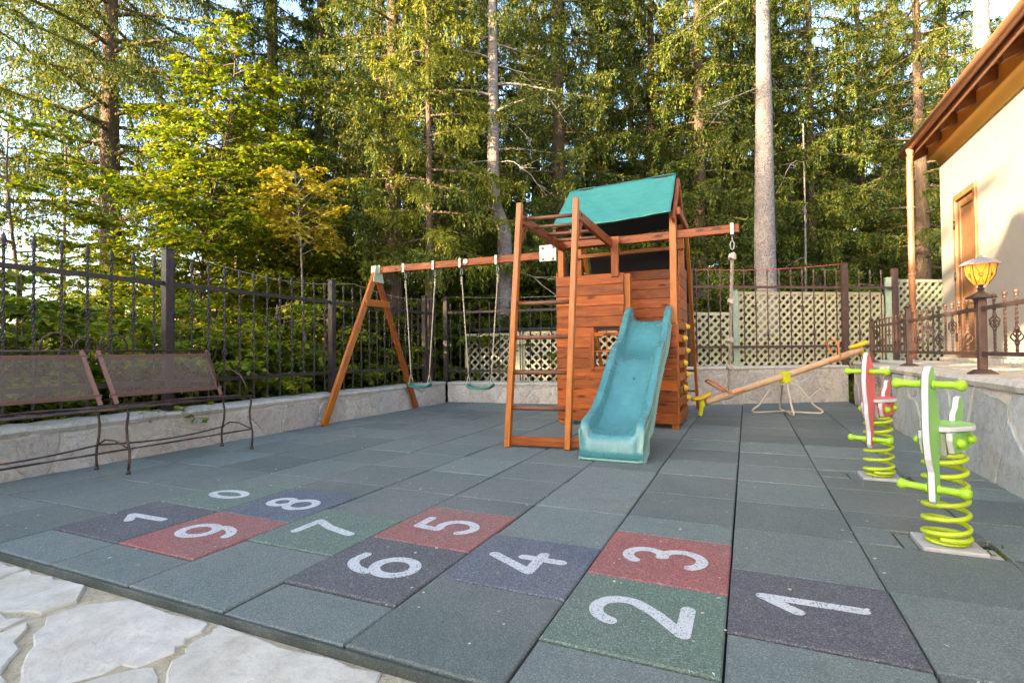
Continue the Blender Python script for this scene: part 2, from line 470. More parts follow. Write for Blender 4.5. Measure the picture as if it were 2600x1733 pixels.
# rubber floor: base, then tiles
def tile(mb, x0, x1, y0, y1, z=0.0, gap=.0035, rnd=random, wob=1.0):
    dz = rnd.uniform(-.0025, .0025) * wob
    x0 += gap; x1 -= gap; y0 += gap; y1 -= gap; e = .006
    tl = [rnd.uniform(-.002, .002) * wob for _ in range(4)]
    c = [(x0, y0), (x1, y0), (x1, y1), (x0, y1)]; ins = [(x0 + e, y0 + e), (x1 - e, y0 + e), (x1 - e, y1 - e), (x0 + e, y1 - e)]
    vs = [(x, y, -.038) for x, y in c] + [(x, y, z + dz - .005 + tl[i]) for i, (x, y) in enumerate(c)] + [(x, y, z + dz + tl[i]) for i, (x, y) in enumerate(ins)]
    fs = [(8, 9, 10, 11)]
    for i in range(4):
        j = (i + 1) % 4
        fs.append((i, j, 4 + j, 4 + i)); fs.append((4 + i, 4 + j, 8 + j, 8 + i))
    mb.add(vs, fs)
hop = {}                                   # (column, row start) -> colour, digit
for key, colr, dig in [((0, .5), 'dark', '1'), ((-1, 0), 'green', '2'), ((-1, 1), 'red', '3'), ((-2, .5), 'blue', '4'), ((-3, 1), 'red', '5'),
                       ((-3, 0), 'dark', '6'), ((-4, .5), 'green', '7'), ((-5, 1), 'blue', '8'), ((-5, 0), 'red', '9'), ((-6, 0), 'dark', '1'), ((-6, 1), 'green', '0')]:
    hop[key] = (colr, dig)
fl = MB(); fl.box((-4.95, -.28, -.055), (1.72, 9.2, -.030))
floor = tag(fl.build('playground_floor', M['joint']), kind='structure', label='dark green rubber tile floor of the playground')
fl = MB(); rnd = random.Random(5)
# cut-outs round the spring rider plates
holes = [(.915, 1.50, .195, .13), (.925, 2.93, .195, .13)]
def inhole(x0, x1, y0, y1):
    return [h for h in holes if x0 < h[0] + h[2] and x1 > h[0] - h[2] and y0 < h[1] + h[3] and y1 > h[1] - h[3]]
for col in range(-9, 4):
    x0 = col * S; x1 = x0 + S
    if x1 < -4.9 or x0 > 1.64: continue
    x0 = max(x0, -4.9); x1 = min(x1, 1.68)
    rows = [(-.5, .5)] + [(r + .5, r + 1.5) for r in range(0, 16)]
    if col in (-1, -3, -5, -6): rows = [(-.5, 0), (0, 1), (1, 2), (2, 2.5)] + [(r + .5, r + 1.5) for r in range(2, 16)]
    for a, b_ in rows:
        if (col, a) in hop: continue
        y0, y1 = a * S, b_ * S
        hs = inhole(x0, x1, y0, y1)
        if not hs: tile(fl, x0, x1, y0, y1, 0, .0046, rnd); continue
        h = hs[0]; hx0, hx1, hy0, hy1 = h[0] - h[2], h[0] + h[2], h[1] - h[3], h[1] + h[3]
        if y0 < hy0: tile(fl, x0, x1, y0, hy0, 0, .0015, rnd)
        if y1 > hy1: tile(fl, x0, x1, hy1, y1, 0, .0015, rnd)
        ya, yb = max(y0, hy0), min(y1, hy1)
        if x0 < hx0: tile(fl, x0, hx0, ya, yb, 0, .0015, rnd)
        if x1 > hx1: tile(fl, hx1, x1, ya, yb, 0, .0015, rnd)
fl.build('rubber_tiles', M['rub'], floor)
e = MB(); e.box((-5.0, -.292, -.048), (1.68, -.2785, -.004)); e.build('mat_edge', M['rub_side'], floor, bevel=.004)

# digits: strokes in a unit box, x to the right, y up
def arc(cx, cy, rx, ry, a0, a1, n=18): return [(cx + rx * math.cos(R_(a0 + (a1 - a0) * i / n)), cy + ry * math.sin(R_(a0 + (a1 - a0) * i / n))) for i in range(n + 1)]
DIGZ = 0
DIG = {'0': [arc(.35, .5, .27, .46, 90, 450, 32)],
       '1': [[(.12, .66), (.40, .98)], [(.40, .98), (.42, .03)]],
       '2': [arc(.36, .70, .28, .27, 165, -25, 20) + [(.44, .36), (.08, .05)], [(.08, .05), (.66, .05)]],
       '3': [arc(.33, .73, .25, .23, 150, -80, 18), arc(.34, .27, .29, .26, 88, -150, 20)],
       '4': [[(.44, .97), (.05, .33)], [(.05, .33), (.68, .33)], [(.50, .56), (.50, .03)]],
       '5': [[(.60, .95), (.17, .95)], [(.17, .95), (.13, .58)], [(.13, .58)] + arc(.34, .32, .28, .28, 118, -150, 22)],
       '6': [[(.58, .93)] + arc(.42, .55, .33, .40, 95, 178, 10), arc(.36, .30, .27, .27, 180, 540, 28)],
       '7': [[(.06, .93), (.62, .93)], [(.62, .93), (.42, .55), (.27, .03)]],
       '8': [arc(.35, .74, .22, .21, -90, 270, 24), arc(.35, .27, .28, .26, 90, 450, 28)],
       '9': [arc(.34, .70, .27, .27, 0, 360, 28), arc(.28, .45, .33, .40, 2, -85, 10)]}
def strip(mb, pts, w, fr):
    p = [Vector((x, y, 0)) for x, y in pts]; m = len(p); L = []; R = []
    closed = (p[0] - p[-1]).length < 1e-4
    for i in range(m):
        a = p[max(i - 1, 0)]; b = p[min(i + 1, m - 1)]
        if closed and i in (0, m - 1): a, b = p[-2], p[1]
        t = (b - a).normalized(); nn = Vector((-t.y, t.x, 0)) * w / 2
        L.append(p[i] + nn); R.append(p[i] - nn)
    vs = [fr(q.x, q.y) for q in L] + [fr(q.x, q.y) for q in R]
    mb.add(vs, [(i, m + i, m + i + 1, i + 1) for i in range(m - 1)])
    if not closed:
        for end, c in ((p[1] - p[0], p[0]), (p[-2] - p[-1], p[-1])):
            t = -end.normalized(); a0 = math.atan2(t.y, t.x)
            ar = [c + Vector((math.cos(a0 - 1.5708 + 3.1416 * i / 8), math.sin(a0 - 1.5708 + 3.1416 * i / 8), 0)) * w / 2 for i in range(9)]
            mb.add([fr(q.x, q.y) for q in ar], [tuple(range(9))])
cname = dict(red='red', green='bright green', dark='charcoal grey', blue='blue')
for (col, row), (colr, dig) in hop.items():
    x0, y0 = col * S, row * S
    lab = '%s rubber floor tile with a white painted number %s' % (cname[colr], dig)
    if dig == '1': lab += ', beside the number 2 tile' if col == 0 else ', beside the number 9 tile'
    mb = MB(); tile(mb, x0, x0 + S, y0, y0 + S, .004, .003, rnd, 0)
    o = tag(mb.build('number_tile', M['r_' + colr], origin=(x0 + S / 2, y0 + S / 2, -.038)), lab, 'floor tile', 'numbered hopscotch tiles set in the rubber floor')
    mb = MB(); h = .33; cx, cy = x0 + S * .5, y0 + S * .5; wd = .050
    if dig in '01' and col == -6: h = .27
    if dig == '0': h = .27
    off = {'1': .27, '4': .36}.get(dig, .35)
    for si, st in enumerate(DIG[dig]):
        zz = .0050 + .0004 * si
        # upright digit: up is -X, right is +Y
        pts = [((.5 - y) * h, (x - off) * h * .92) for x, y in st]
        strip(mb, pts, wd, lambda x, y: (cx + x, cy + y, zz))
    mb.build('numeral', M['num'][colr], o)

# ------------------------------------------------------------------ stone walls
def swall(name, label, p0, p1, h, thick, mats, su, sv, seed, gap=.03, z0=-.06, cap=.05, rough=.01, capover=.02):
    """wall from p0 to p1, its stone face to the right hand of the direction"""
    rnd = random.Random(seed); a = Vector((p0[0], p0[1], 0)); b = Vector((p1[0], p1[1], 0)); d = (b - a); L = d.length; d.normalize()
    nrm = Vector((d.y, -d.x, 0))
    fr = lambda u, v, hh: a + d * u + nrm * hh + Vector((0, 0, v))
    mb = MB(); hb = h - cap
    mb.beam(a - nrm * (thick / 2) + Vector((0, 0, (z0 + hb) / 2)), b - nrm * (thick / 2) + Vector((0, 0, (z0 + hb) / 2)), thick, hb - z0)
    root = tag(mb.build(name, M['mortar'], origin=tuple((a + b) / 2)), label, 'wall')
    st = MB(); stones(st, cells(.01, L - .01, -.03, hb - .012, su, sv, gap, rnd, .45, 3, rough), fr, .009, rnd, .005, .010)
    st.build('stone_facing', M[mats], root)
    # coping poured on top, uneven edge
    cp = MB(); n = max(2, int(L / .12)); vs = []; fs = []
    for i in range(n + 1):
        u = L * i / n
        f0 = capover + rnd.uniform(-.010, .012); bk = -thick - .01; tp = h + rnd.uniform(-.006, .008)
        for (o, z) in ((f0 - .012, hb - .008), (f0, hb + cap * .5), (f0 - .02, tp), (bk, tp + .004), (bk, hb)):
            q = a + d * u + nrm * o; vs.append((q.x, q.y, z))
    for i in range(n):
        for k in range(5):
            l = (k + 1) % 5; fs.append((i * 5 + k, (i + 1) * 5 + k, (i + 1) * 5 + l, i * 5 + l))
    fs += [(0, 1, 2, 3, 4), tuple(n * 5 + k for k in (4, 3, 2, 1, 0))]
    cp.add(vs, fs); cp.build('coping', M['coping'], root)
    return root
swall('stone_wall', 'low beige rubble wall behind the iron bench, carrying the iron fence', (-4.84, -3.0), (-4.97, 6.76), .375, .34, 'wstone', .40, .27, 3, .022, rough=.018)
swall('stone_wall', 'low whitish crazy-stone wall in the far corner below the swings', (-4.93, 6.78), (-1.32, 7.22), .36, .32, 'wstone2', .30, .20, 4, .018)
swall('stone_wall', 'taller whitish crazy-stone wall behind the seesaw', (-1.30, 7.26), (1.66, 9.03), .62, .34, 'wstone2', .40, .26, 6, .018, rough=.018)
# retaining wall of the upper terrace on the right, its face at x = 1.6
rw = swall('retaining_wall', 'high grey slab retaining wall beside the spring riders, below the iron railing', (1.60, 5.70), (1.60, -3.2), .70, .30, 'gstone', .46, .62, 9, .04, cap=.055, capover=.035)
# pebble-dashed pier and the wall that runs back from it
pb = MB(); rnd = random.Random(2)
pb.box((1.50, 5.70, -.06), (1.86, 6.16, .655), 2)
for i in range(2600):
    f = rnd.random(); z = rnd.uniform(0, .65); r = rnd.uniform(.006, .013)
    if f < .42: c = (1.50, rnd.uniform(5.70, 6.16), z)
    elif f < .85: c = (rnd.uniform(1.50, 1.86), 5.70, z)
    else: c = (rnd.uniform(1.50, 1.86), 6.16, z)
    q = [(c[0] + r * a, c[1] + r * b, c[2] + r * e) for a, b, e in ((1, 0, 0), (-1, 0, 0), (0, 1, 0), (0, -1, 0), (0, 0, 1), (0, 0, -1))]
    pb.add(q, [(0, 2, 4), (2, 1, 4), (1, 3, 4), (3, 0, 4), (2, 0, 5), (1, 2, 5), (3, 1, 5), (0, 3, 5)], None, True)
pier = tag(pb.build('wall_pier', M['pebble'], origin=(1.68, 5.93, 0)), 'dark pebble-dashed pier at the end of the grey retaining wall', 'pier')
pc = MB(); pc.box((1.47, 5.69, .657), (1.90, 6.19, .705), 2); pc.build('coping', M['coping'], pier, bevel=.012)
swall('stone_wall', 'short grey stone wall running back from the pebble-dashed pier', (1.74, 8.98), (1.74, 6.17), .68, .26, 'wstone2', .4, .33, 8, .03)
# the upper terrace
t = MB(); t.box((1.905, -3.2, -.05), (9.5, 9.6, .684))
ut = tag(t.build('upper_terrace', M['fjoint']), kind='structure', label='raised paved terrace in front of the cream house')
rnd = random.Random(21)
t = MB(); stones(t, cells(1.91, 2.78, -3.1, 9.4, .7, .5, .03, rnd), lambda x, y, h: (x, y, .684 + h), .012, rnd, .003, .012); t.build('flagstones', M['flag'], ut)

# ------------------------------------------------------------------ iron fences
def spear(mb, x, y, z, s=1.0):
    mb.lathe([(.011 * s, 0), (.016 * s, .008), (.010 * s, .018), (.022 * s, .045), (.012 * s, .085), (.001, .115 * s)], (x, y, z), 6)
def basket(mb, x, y, z, r=.030, h=.085):
    for k in range(4):
        a0 = k * math.pi / 2
        pts = [(x + r * math.sin(math.pi * i / 8) * math.cos(a0 + 2.4 * i / 8), y + r * math.sin(math.pi * i / 8) * math.sin(a0 + 2.4 * i / 8), z - h / 2 + h * i / 8) for i in range(9)]
        mb.tube(pts, .0055, 4)
    mb.lathe([(.010, -.012), (.016, 0), (.010, .012)], (x, y, z - h / 2), 8)
    mb.lathe([(.010, -.012), (.016, 0), (.010, .012)], (x, y, z + h / 2), 8)
_bal = {}
def baluster(name, parent, mat, pos, z0, z1, kind, w=.016):
    """bar with spear; kind = height of the basket; meshes are shared"""
    key = (round(z1 - z0, 3), kind, mat.name, w)
    if key not in _bal:
        mb = MB(); H = z1 - z0
        mb.twist((0, 0, 0), (0, 0, H - .11), w, H * 3.2, 46)
        spear(mb, 0, 0, H - .115)
        if kind: basket(mb, 0, 0, kind - z0)
        o = mb.build(name, mat); _bal[key] = o.data
        o.parent = parent
    else:
        o = bpy.data.objects.new(name, _bal[key]); COL.objects.link(o); o.parent = parent
    o.location = Vector((pos[0], pos[1], z0)) - Vector(parent['_o'])
    if '_o' in o: del o['_o']
    o.rotation_euler = (0, 0, random.uniform(0, 1.5))
    return o
def fence(name, label, p0, p1, posts, zr, zb, tip, bot, ptop, pbot, kinds, mat, step=.185, pw=.075, skip=None):
    a = Vector((p0[0], p0[1], 0)); b = Vector((p1[0], p1[1], 0)); d = b - a; L = d.length; d.normalize()
    root = thing(name, label, 'fence', tuple(a.lerp(b, .5)))
    for u, zt, zb0 in posts:
        q = a + d * u; mb = MB(); mb.beam(q + Vector((0, 0, zb0)), q + Vector((0, 0, zt)), pw, pw, up=tuple(d))
        mb.beam(q + Vector((0, 0, zt)), q + Vector((0, 0, zt + .012)), pw + .012, pw + .012, up=tuple(d))
        mb.build('post', mat, root, bevel=.003)
    for z in (zr, zb):
        mb = MB(); mb.beam(a + Vector((0, 0, z)), b + Vector((0, 0, z)), .022, .042); mb.build('rail', mat, root)
    n = int(L / step); k = 0
    for i in range(n):
        u = (i + .5) * L / n
        if any(abs(u - p[0]) < pw * .75 for p in posts): continue
        q = a + d * u
        baluster('baluster', root, mat, q, bot, tip, kinds[k % len(kinds)]); k += 1
    return root
fence('iron_fence', 'black wrought iron fence with twisted bars on the left wall behind the bench', (-5.02, -.35), (-5.10, 6.72),
      [(2.08, 1.93, .38), (4.33, 1.90, .37), (6.63, 1.89, .36), (.0, 1.9, .38)], 1.60, .65, 1.86, .42, 1.9, .38, (0, 1.27, .93, 1.27), M['iron'])
fence('iron_fence', 'black wrought iron fence with spear tips on the far corner wall behind the swings', (-5.06, 6.94), (-1.05, 7.42),
      [(.0, 1.94, .35), (3.95, 1.94, .35)], 1.64, .56, 1.84, .38, 1.9, .36, (0, 1.28, .92), M['iron'])
nb = Vector((-(9.02 - 7.6), 1.71 + .68, 0)).normalized() * .16
fence('iron_fence', 'brown wrought iron fence with spear tips on the wall behind the seesaw', (-.70 + nb.x, 7.62 + nb.y), (2.62 + nb.x, 9.59 + nb.y),
      [(.0, 2.27, -.02), (2.83, 2.38, .6), (3.80, 2.3, .6)], 1.97, .95, 2.30, .70, 2.3, .6, (0, 1.62, 1.17, 0), M['ironb'], .21, .08)
# wires strung along the post tops
w = MB(); w.tube([Vector((-5.06, 2 + .2 * i, 1.90 - .10 * math.sin(math.pi * (i % 12) / 12))) for i in range(24)], .0035, 4)
tag(w.build('fence_wire', M['rope'], origin=(-5.06, 4, 1.9)), 'thin pale wire strung along the tops of the left fence posts', 'wire')
w = MB(); w.tube([Vector((-5.0, 6.95, 1.93)).lerp(Vector((-1.05, 7.42, 1.95)), i / 16) - Vector((0, 0, .07 * math.sin(math.pi * i / 16))) for i in range(17)], .004, 4)
tag(w.build('fence_wire', M['rope'], origin=(-3, 7.2, 1.9)), 'thin pale wire strung above the fence behind the swings', 'wire')
M['redw'] = plain('red_cord', (.45, .07, .08), .6)
w = MB(); w.tube([Vector((-.70 + nb.x, 7.62 + nb.y, 2.26)).lerp(Vector((1.73 + nb.x, 9.06 + nb.y, 2.385)), i / 16) - Vector((0, 0, .05 * math.sin(math.pi * i / 16))) for i in range(17)], .007, 5)
tag(w.build('red_cord', M['redw'], origin=(.5, 8.4, 2.3)), 'thin red cord tied between the two brown fence posts behind the seesaw', 'cord')

# ------------------------------------------------------------------ lattice screens
def lattice(label, p0, p1, z0, z1, pitch=.102, sw=.041, frame=True, dense=True, group=None, tilt=1):
    a = Vector((p0[0], p0[1], 0)); b = Vector((p1[0], p1[1], 0)); d = b - a; L = d.length; d.normalize(); nr = Vector((d.y, -d.x, 0))
    root = thing('lattice_screen', label, 'lattice screen', tuple(a.lerp(b, .5)), group)
    H = z1 - z0
    for lay, sg in ((0, tilt), (1, -tilt)):
        mb = MB(); st = pitch * 1.414; k = -H
        while k < L + H:
            pts = []
            u0, v0, u1, v1 = (k, 0, k + H, H) if sg > 0 else (k + H, 0, k, H)
            t0, t1 = 0., 1.
            du = u1 - u0
            for lim, s in ((0, 1), (L, -1)):
                f0 = s * (u0 - lim); f1 = s * (u1 - lim)
                if f0 < 0 and f1 < 0: t1 = -1; break
                if f0 < 0: t0 = max(t0, f0 / (f0 - f1))
                if f1 < 0: t1 = min(t1, f0 / (f0 - f1))
            if t1 - t0 > .02:
                A = (u0 + du * t0, H * t0); B = (u0 + du * t1, H * t1)
                o = nr * (.014 * (1 - 2 * lay))
                mb.beam(a + d * A[0] + o + Vector((0, 0, z0 + A[1])), a + d * B[0] + o + Vector((0, 0, z0 + B[1])), .009, sw, up=(d.z, 0, 1) if False else (0, 0, 1))
            k += st
        mb.build('slats', M['lattice'], root)
    if frame:
        mb = MB()
        for z in (z0, z1): mb.beam(a + Vector((0, 0, z)), b + Vector((0, 0, z)), .046, .05)
        for q in (a, b): mb.beam(q + Vector((0, 0, z0 + .026)), q + Vector((0, 0, z1 - .026)), .048, .05, up=tuple(d))
        mb.build('frame', M['lattice'], root)
    return root
def offl(x, o):
    A = Vector((-.68, 7.6, 0)); D = Vector((2.39, 1.42, 0)); t = (x + .68) / 2.39; n = Vector((-1.42, 2.39, 0)).normalized() * o
    q = A + D * t + n; return (q.x, q.y)
lattice('lower cream lattice screen behind the knotted rope', offl(-.72, .30), offl(.02, .30), .58, 1.52, group='cream lattice screens behind the iron fence')
lattice('widest cream lattice screen behind the seesaw and the brown iron fence', offl(.10, .32), offl(2.46, .32), .58, 1.88, group='cream lattice screens behind the iron fence')
lattice('tallest cream lattice screen beside the cream house and copper downpipe', offl(2.62, .36), offl(3.75, .36), .58, 2.12, group='cream lattice screens behind the iron fence')
lattice('low cream lattice screen behind the left swing', (-5.05, 7.72), (-4.02, 7.84), .30, 1.24, .115, .036, tilt=1, group='cream lattice screens behind the iron fence')
lattice('low cream lattice screen seen behind the wooden ladder', (-3.86, 7.86), (-1.0, 8.20), .30, 1.27, .115, .036, tilt=-1, group='cream lattice screens behind the iron fence')
def lat_post(label, p, z0, z1, mat, w=.08):
    mb = MB(); mb.box((p[0] - w / 2, p[1] - w / 2, z0), (p[0] + w / 2, p[1] + w / 2, z1), 2); mb.box((p[0] - w * .6, p[1] - w * .6, z1), (p[0] + w * .6, p[1] + w * .6, z1 + .02), 2)
    tag(mb.build('lattice_post', mat, origin=(p[0], p[1], z0), bevel=.004), label, 'post')
lat_post('flaking pale green post between the lower and the widest lattice screens', offl(.05, .27), .1, 1.92, M['latgreen'])
lat_post('flaking pale green post between the widest and the tallest lattice screens', offl(2.54, .27), .1, 2.14, M['latgreen'], .10)
lat_post('cream post between the two low lattice screens behind the swings', (-3.94, 7.83), .0, 1.28, M['lattice'], .13)
# dark board cover on the low screens
mb = MB(); mb.beam((-4.9, 7.86, 1.335), (-1.0, 8.32, 1.335), .42, .05)
tag(mb.build('screen_roof', plain('dark_felt', (.02, .028, .03), .9), origin=(-3, 8.05, 1.33)), 'dark felted board roof over the low lattice screens behind the swings', 'roof board')

# ------------------------------------------------------------------ cream house on the right
HX = 2.8
house = thing('cream_house', 'cream plastered house with brown door and orange-brown eaves on the raised terrace', 'house', (HX, 4.0, .69))
mb = MB(); zt = 3.66
y0, y1 = -2.5, 8.36; dy0, dy1 = 6.97, 7.75; dz = 3.02
fz = .70
def wq(ya, yb, za, zb): mb.box((HX, ya, za), (HX + .28, yb, zb), 1)
wq(y0, dy0, fz, zt + .5); wq(dy1, y1, fz, zt + .5); wq(dy0, dy1, dz, zt + .5)
mb.box((HX + .281, y1 - .28, fz), (8.5, y1, zt + .5)); mb.box((8.22, y0, fz), (8.5, y1 - .281, zt + .5), 1); mb.box((HX + .281, y0, fz), (8.2, y0 + .28, zt + .5))
mb.build('wall', M['plaster'], house)
mb = MB(); mb.box((HX - .05, y0, .69), (HX - .004, y1 + .03, .77), 1); mb.build('plinth', M['coping'], house, bevel=.006)
# door: frame, leaf with panels, hinges
mb = MB()
mb.box((HX - .03, dy0, .772), (HX + .06, dy0 + .07, dz), 2); mb.box((HX - .03, dy1 - .07, .772), (HX + .06, dy1, dz), 2); mb.box((HX - .032, dy0, dz - .07), (HX + .058, dy1, dz + .012), 1)
door = mb.build('door', M['door'], house, bevel=.006)
mb = MB(); a, b = dy0 + .071, dy1 - .071
mb.box((HX + .02, a, .775), (HX + .05, b, dz - .071), 2)
for z in (.775, 1.5, 2.84): mb.box((HX + .002, a + .09, z), (HX + .021, b - .09, z + .10), 1)
for y in (a, b - .088): mb.box((HX + .001, y, .775), (HX + .022, y + .088, dz - .072), 2)
mb.build('door_leaf', M['door'], door, bevel=.005)
mb = MB()
for z in (1.05, 1.9, 2.62): mb.tube([(HX - .035, dy1 - .06, z - .06), (HX - .035, dy1 - .06, z + .06)], .014, 8)
mb.build('hinge', M['iron'], door)
# curved cove under the eaves
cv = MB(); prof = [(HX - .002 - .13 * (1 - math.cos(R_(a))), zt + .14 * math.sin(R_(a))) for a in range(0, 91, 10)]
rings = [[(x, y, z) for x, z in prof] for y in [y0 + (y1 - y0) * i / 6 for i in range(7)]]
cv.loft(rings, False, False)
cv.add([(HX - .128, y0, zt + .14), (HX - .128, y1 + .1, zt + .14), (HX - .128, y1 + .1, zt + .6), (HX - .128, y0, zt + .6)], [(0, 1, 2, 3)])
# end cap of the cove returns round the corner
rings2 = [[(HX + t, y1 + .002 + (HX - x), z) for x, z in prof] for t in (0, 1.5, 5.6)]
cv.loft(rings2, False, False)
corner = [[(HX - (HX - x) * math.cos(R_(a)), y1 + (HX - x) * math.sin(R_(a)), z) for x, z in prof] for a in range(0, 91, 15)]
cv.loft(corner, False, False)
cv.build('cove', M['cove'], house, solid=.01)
# soffit boards, rafters, gutter, tiles
gx, gzt = 2.43, 3.92; slope = .42
def rz(x): return gzt + .03 + (x - gx) * slope
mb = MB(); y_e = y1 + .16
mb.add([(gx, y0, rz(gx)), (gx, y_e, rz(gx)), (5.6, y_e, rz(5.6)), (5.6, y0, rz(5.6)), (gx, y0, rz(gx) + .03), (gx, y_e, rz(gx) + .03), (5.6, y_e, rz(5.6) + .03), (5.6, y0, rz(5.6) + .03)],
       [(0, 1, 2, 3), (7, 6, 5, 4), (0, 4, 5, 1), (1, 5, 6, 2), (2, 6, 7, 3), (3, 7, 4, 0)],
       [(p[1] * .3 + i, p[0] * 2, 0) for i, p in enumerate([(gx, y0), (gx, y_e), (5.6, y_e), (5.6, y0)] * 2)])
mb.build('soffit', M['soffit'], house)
yy = y1 + .06
while yy > y0:
    mb = MB(); mb.beam((gx + .04, yy, rz(gx + .04) - .085), (HX + .35, yy, rz(HX + .35) - .085), .09, .16)
    mb.build('rafter', M['dkwood'], house, bevel=.005); yy -= .62
rf = MB(); nr_ = 0
def tile_row(mb, xa, xb, ya, yb, zoff):
    n = int((yb - ya) / .05); vs = []; fs = []
    for i in range(n + 1):
        y = ya + (yb - ya) * i / n; hgt = .030 * abs(math.sin(math.pi * (y - ya) / .20))
        for x, lift in ((xa, .0), (xb, .0)): vs.append((x, y, rz(x) + .038 + zoff + hgt + (.03 if x == xa else 0)))
    for i in range(n): fs.append((i * 2, i * 2 + 1, i * 2 + 3, i * 2 + 2))
    mb.add(vs, fs, None, True)
x = gx - .05
while x < 5.6: tile_row(rf, x, x + .36, y0, y_e + .05, .0); x += .31
rf.build('roof', M['roof'], house, solid=.016)
gt = MB(); half = [(gx - .075 + .065 * math.cos(R_(a)), gzt + .01 + .065 * math.sin(R_(a))) for a in range(180, 361, 15)]
half += [(gx - .075 + .058 * math.cos(R_(a)), gzt + .01 + .058 * math.sin(R_(a))) for a in range(360, 179, -15)]
gt.loft([[(x, y, z) for x, z in half] for y in (y0, 2, 5, y_e - .1)], True, True, True)
gt.tube([(gx - .078 + .0, y0, gzt + .02), (gx - .14, y0, gzt + .02)], .004, 6)
gut = gt.build('gutter', M['copper'], house)
fb = MB(); fb.box((gx - .010, y0, gzt - .10), (gx + .012, y_e, gzt + .062), 1); fb.build('fascia', M['copper'], house)
dp = MB(); dx, dyy = gx - .075, 8.02
dp.lathe([(.055, 0), (.05, -.04), (.036, -.09), (.036, -.12)], (dx, dyy, gzt - .045), 14)
dp.tube([(dx, dyy, gzt - .15), (dx - .005, dyy, gzt - .22), (dx - .01, dyy, gzt - .3), (dx - .01, dyy, 2.4), (dx - .01, dyy, .74)], .042, 14)
for z in (.95, 2.0, 3.0): dp.lathe([(.044, -.02), (.049, -.015), (.049, .015), (.044, .02)], (dx - .01, dyy, z), 14)
dp.build('downpipe', M['copper'], house)

# ------------------------------------------------------------------ railing and lamp on the terrace edge
rail = thing('terrace_railing', 'brown wrought iron railing with ball-topped twisted bars along the terrace edge', 'railing', (1.75, 4.5, .70))
for y, zt_ in ((7.60, 1.28), (5.68, 1.34), (1.62, 1.34), (-.4, 1.34)):
    mb = MB(); mb.box((1.724, y - .026, .705), (1.776, y + .026, zt_), 2); mb.box((1.715, y - .035, zt_), (1.785, y + .035, zt_ + .018), 2); mb.ball((1.75, y, zt_ + .045), .028)
    mb.lathe([(.10, 0), (.09, .012), (.05, .03), (.045, .035)], (1.75, y, .704), 8)
    mb.build('post', M['ironb'], rail, bevel=.003)
for z in (1.215, .865):
    mb = MB(); mb.beam((1.75, 7.6, z), (1.75, -.4, z), .022, .030); mb.build('rail', M['ironb'], rail)
ball_m = {}
i = 0; y = 7.44
while y > -.3:
    if all(abs(y - q) > .07 for q in (7.6, 5.68, 3.65, 1.62, -.4)):
        kind = (0, 1, 0, 2)[i % 4]
        if kind not in ball_m:
            mb = MB(); mb.twist((0, 0, 0), (0, 0, .40), .014, 3.2, 60); mb.lathe([(.008, 0), (.014, .006), (.008, .014), (.012, .02)], (0, 0, .40), 8); mb.ball((0, 0, .435), .018, 8, 6)
            if kind: basket(mb, 0, 0, .24 if kind == 1 else .13, .034, .10)
            o = mb.build('baluster', M['ironb'], rail); ball_m[kind] = o.data
            o.parent = rail
        else:
            o = bpy.data.objects.new('baluster', ball_m[kind]); COL.objects.link(o); o.parent = rail
        o.location = Vector((1.75, y, .86)) - Vector(rail['_o']); o.rotation_euler = (0, 0, random.uniform(0, 1))
        # mesh verts were stored relative to the railing's base for the first of each kind
        i += 1
    y -= .175
for kd, me in ball_m.items():
    for v in me.vertices: v.co += Vector(rail['_o'])
lamp = thing('terrace_lamp', 'amber glass lantern lit on a square brown iron post at the terrace railing', 'lamp', (1.75, 3.65, .70))
mb = MB(); mb.box((1.723, 3.623, .735), (1.777, 3.677, 1.30), 2); mb.lathe([(.115, 0), (.10, .014), (.056, .04)], (1.75, 3.65, .704), 4); mb.build('lamp_post', M['ironb'], lamp, bevel=.004)
mb = MB(); mb.lathe([(.10, 0), (.092, .012), (.03, .045), (.018, .06), (.026, .075), (.014, .09), (.022, .105)], (1.75, 3.65, 1.295), 6, smooth=False); mb.build('lamp_collar', M['iron'], lamp)
am, nt, bb, out = new_mat('amber_glass'); k = N(nt)
bb.inputs['Base Color'].default_value = (.70, .26, .03, 1); bb.inputs['Roughness'].default_value = .25
bb.inputs['Emission Color'].default_value = (1, .36, .05, 1); bb.inputs['Emission Strength'].default_value = .10
tr = k.n('BsdfTranslucent'); tr.inputs[0].default_value = (1, .50, .10, 1); mx = k.n('MixShader'); mx.inputs[0].default_value = .6
k.l(bb.outputs[0], mx.inputs[1]); k.l(tr.outputs[0], mx.inputs[2]); k.l(mx.outputs[0], out.inputs[0])
mb = MB(); mb.lathe([(.045, 0), (.085, .07), (.098, .15)], (1.75, 3.65, 1.405), 6, smooth=False)
mb.f = mb.f[:-2]; mb.sm = mb.sm[:-2]
glass = mb.build('lamp_glass', am, lamp)
mb = MB()
for kk in range(6):
    a = 2 * math.pi * kk / 6; axv = Vector((0, 0, 1)); s_ = axv.orthogonal().normalized(); u_ = axv.cross(s_)
    P = lambda r, z, an: Vector((1.75, 3.65, 1.405 + z)) + (s_ * math.cos(an) + u_ * math.sin(an)) * r
    mb.tube([P(.046, 0, a), P(.087, .07, a), P(.100, .15, a)], .0032, 5)
    b = a + math.pi / 3; f = .5
    mid = lambda t, z, r: P(r, z, a).lerp(P(r, z, b), t)
    mb.tube([mid(.12, .148, .099), mid(.5, .065, .085), mid(.88, .148, .099)], .002, 4); mb.tube([mid(.2, .01, .054), mid(.5, .065, .085), mid(.8, .01, .054)], .002, 4)
    c = mid(.5, .07, .087); 
    mb.tube([c + (P(.1, .07, a) - P(.1, .07, b)).normalized() * .014 * math.cos(q * .785) + Vector((0, 0, .014 * math.sin(q * .785))) for q in range(8)], .003, 4, True)
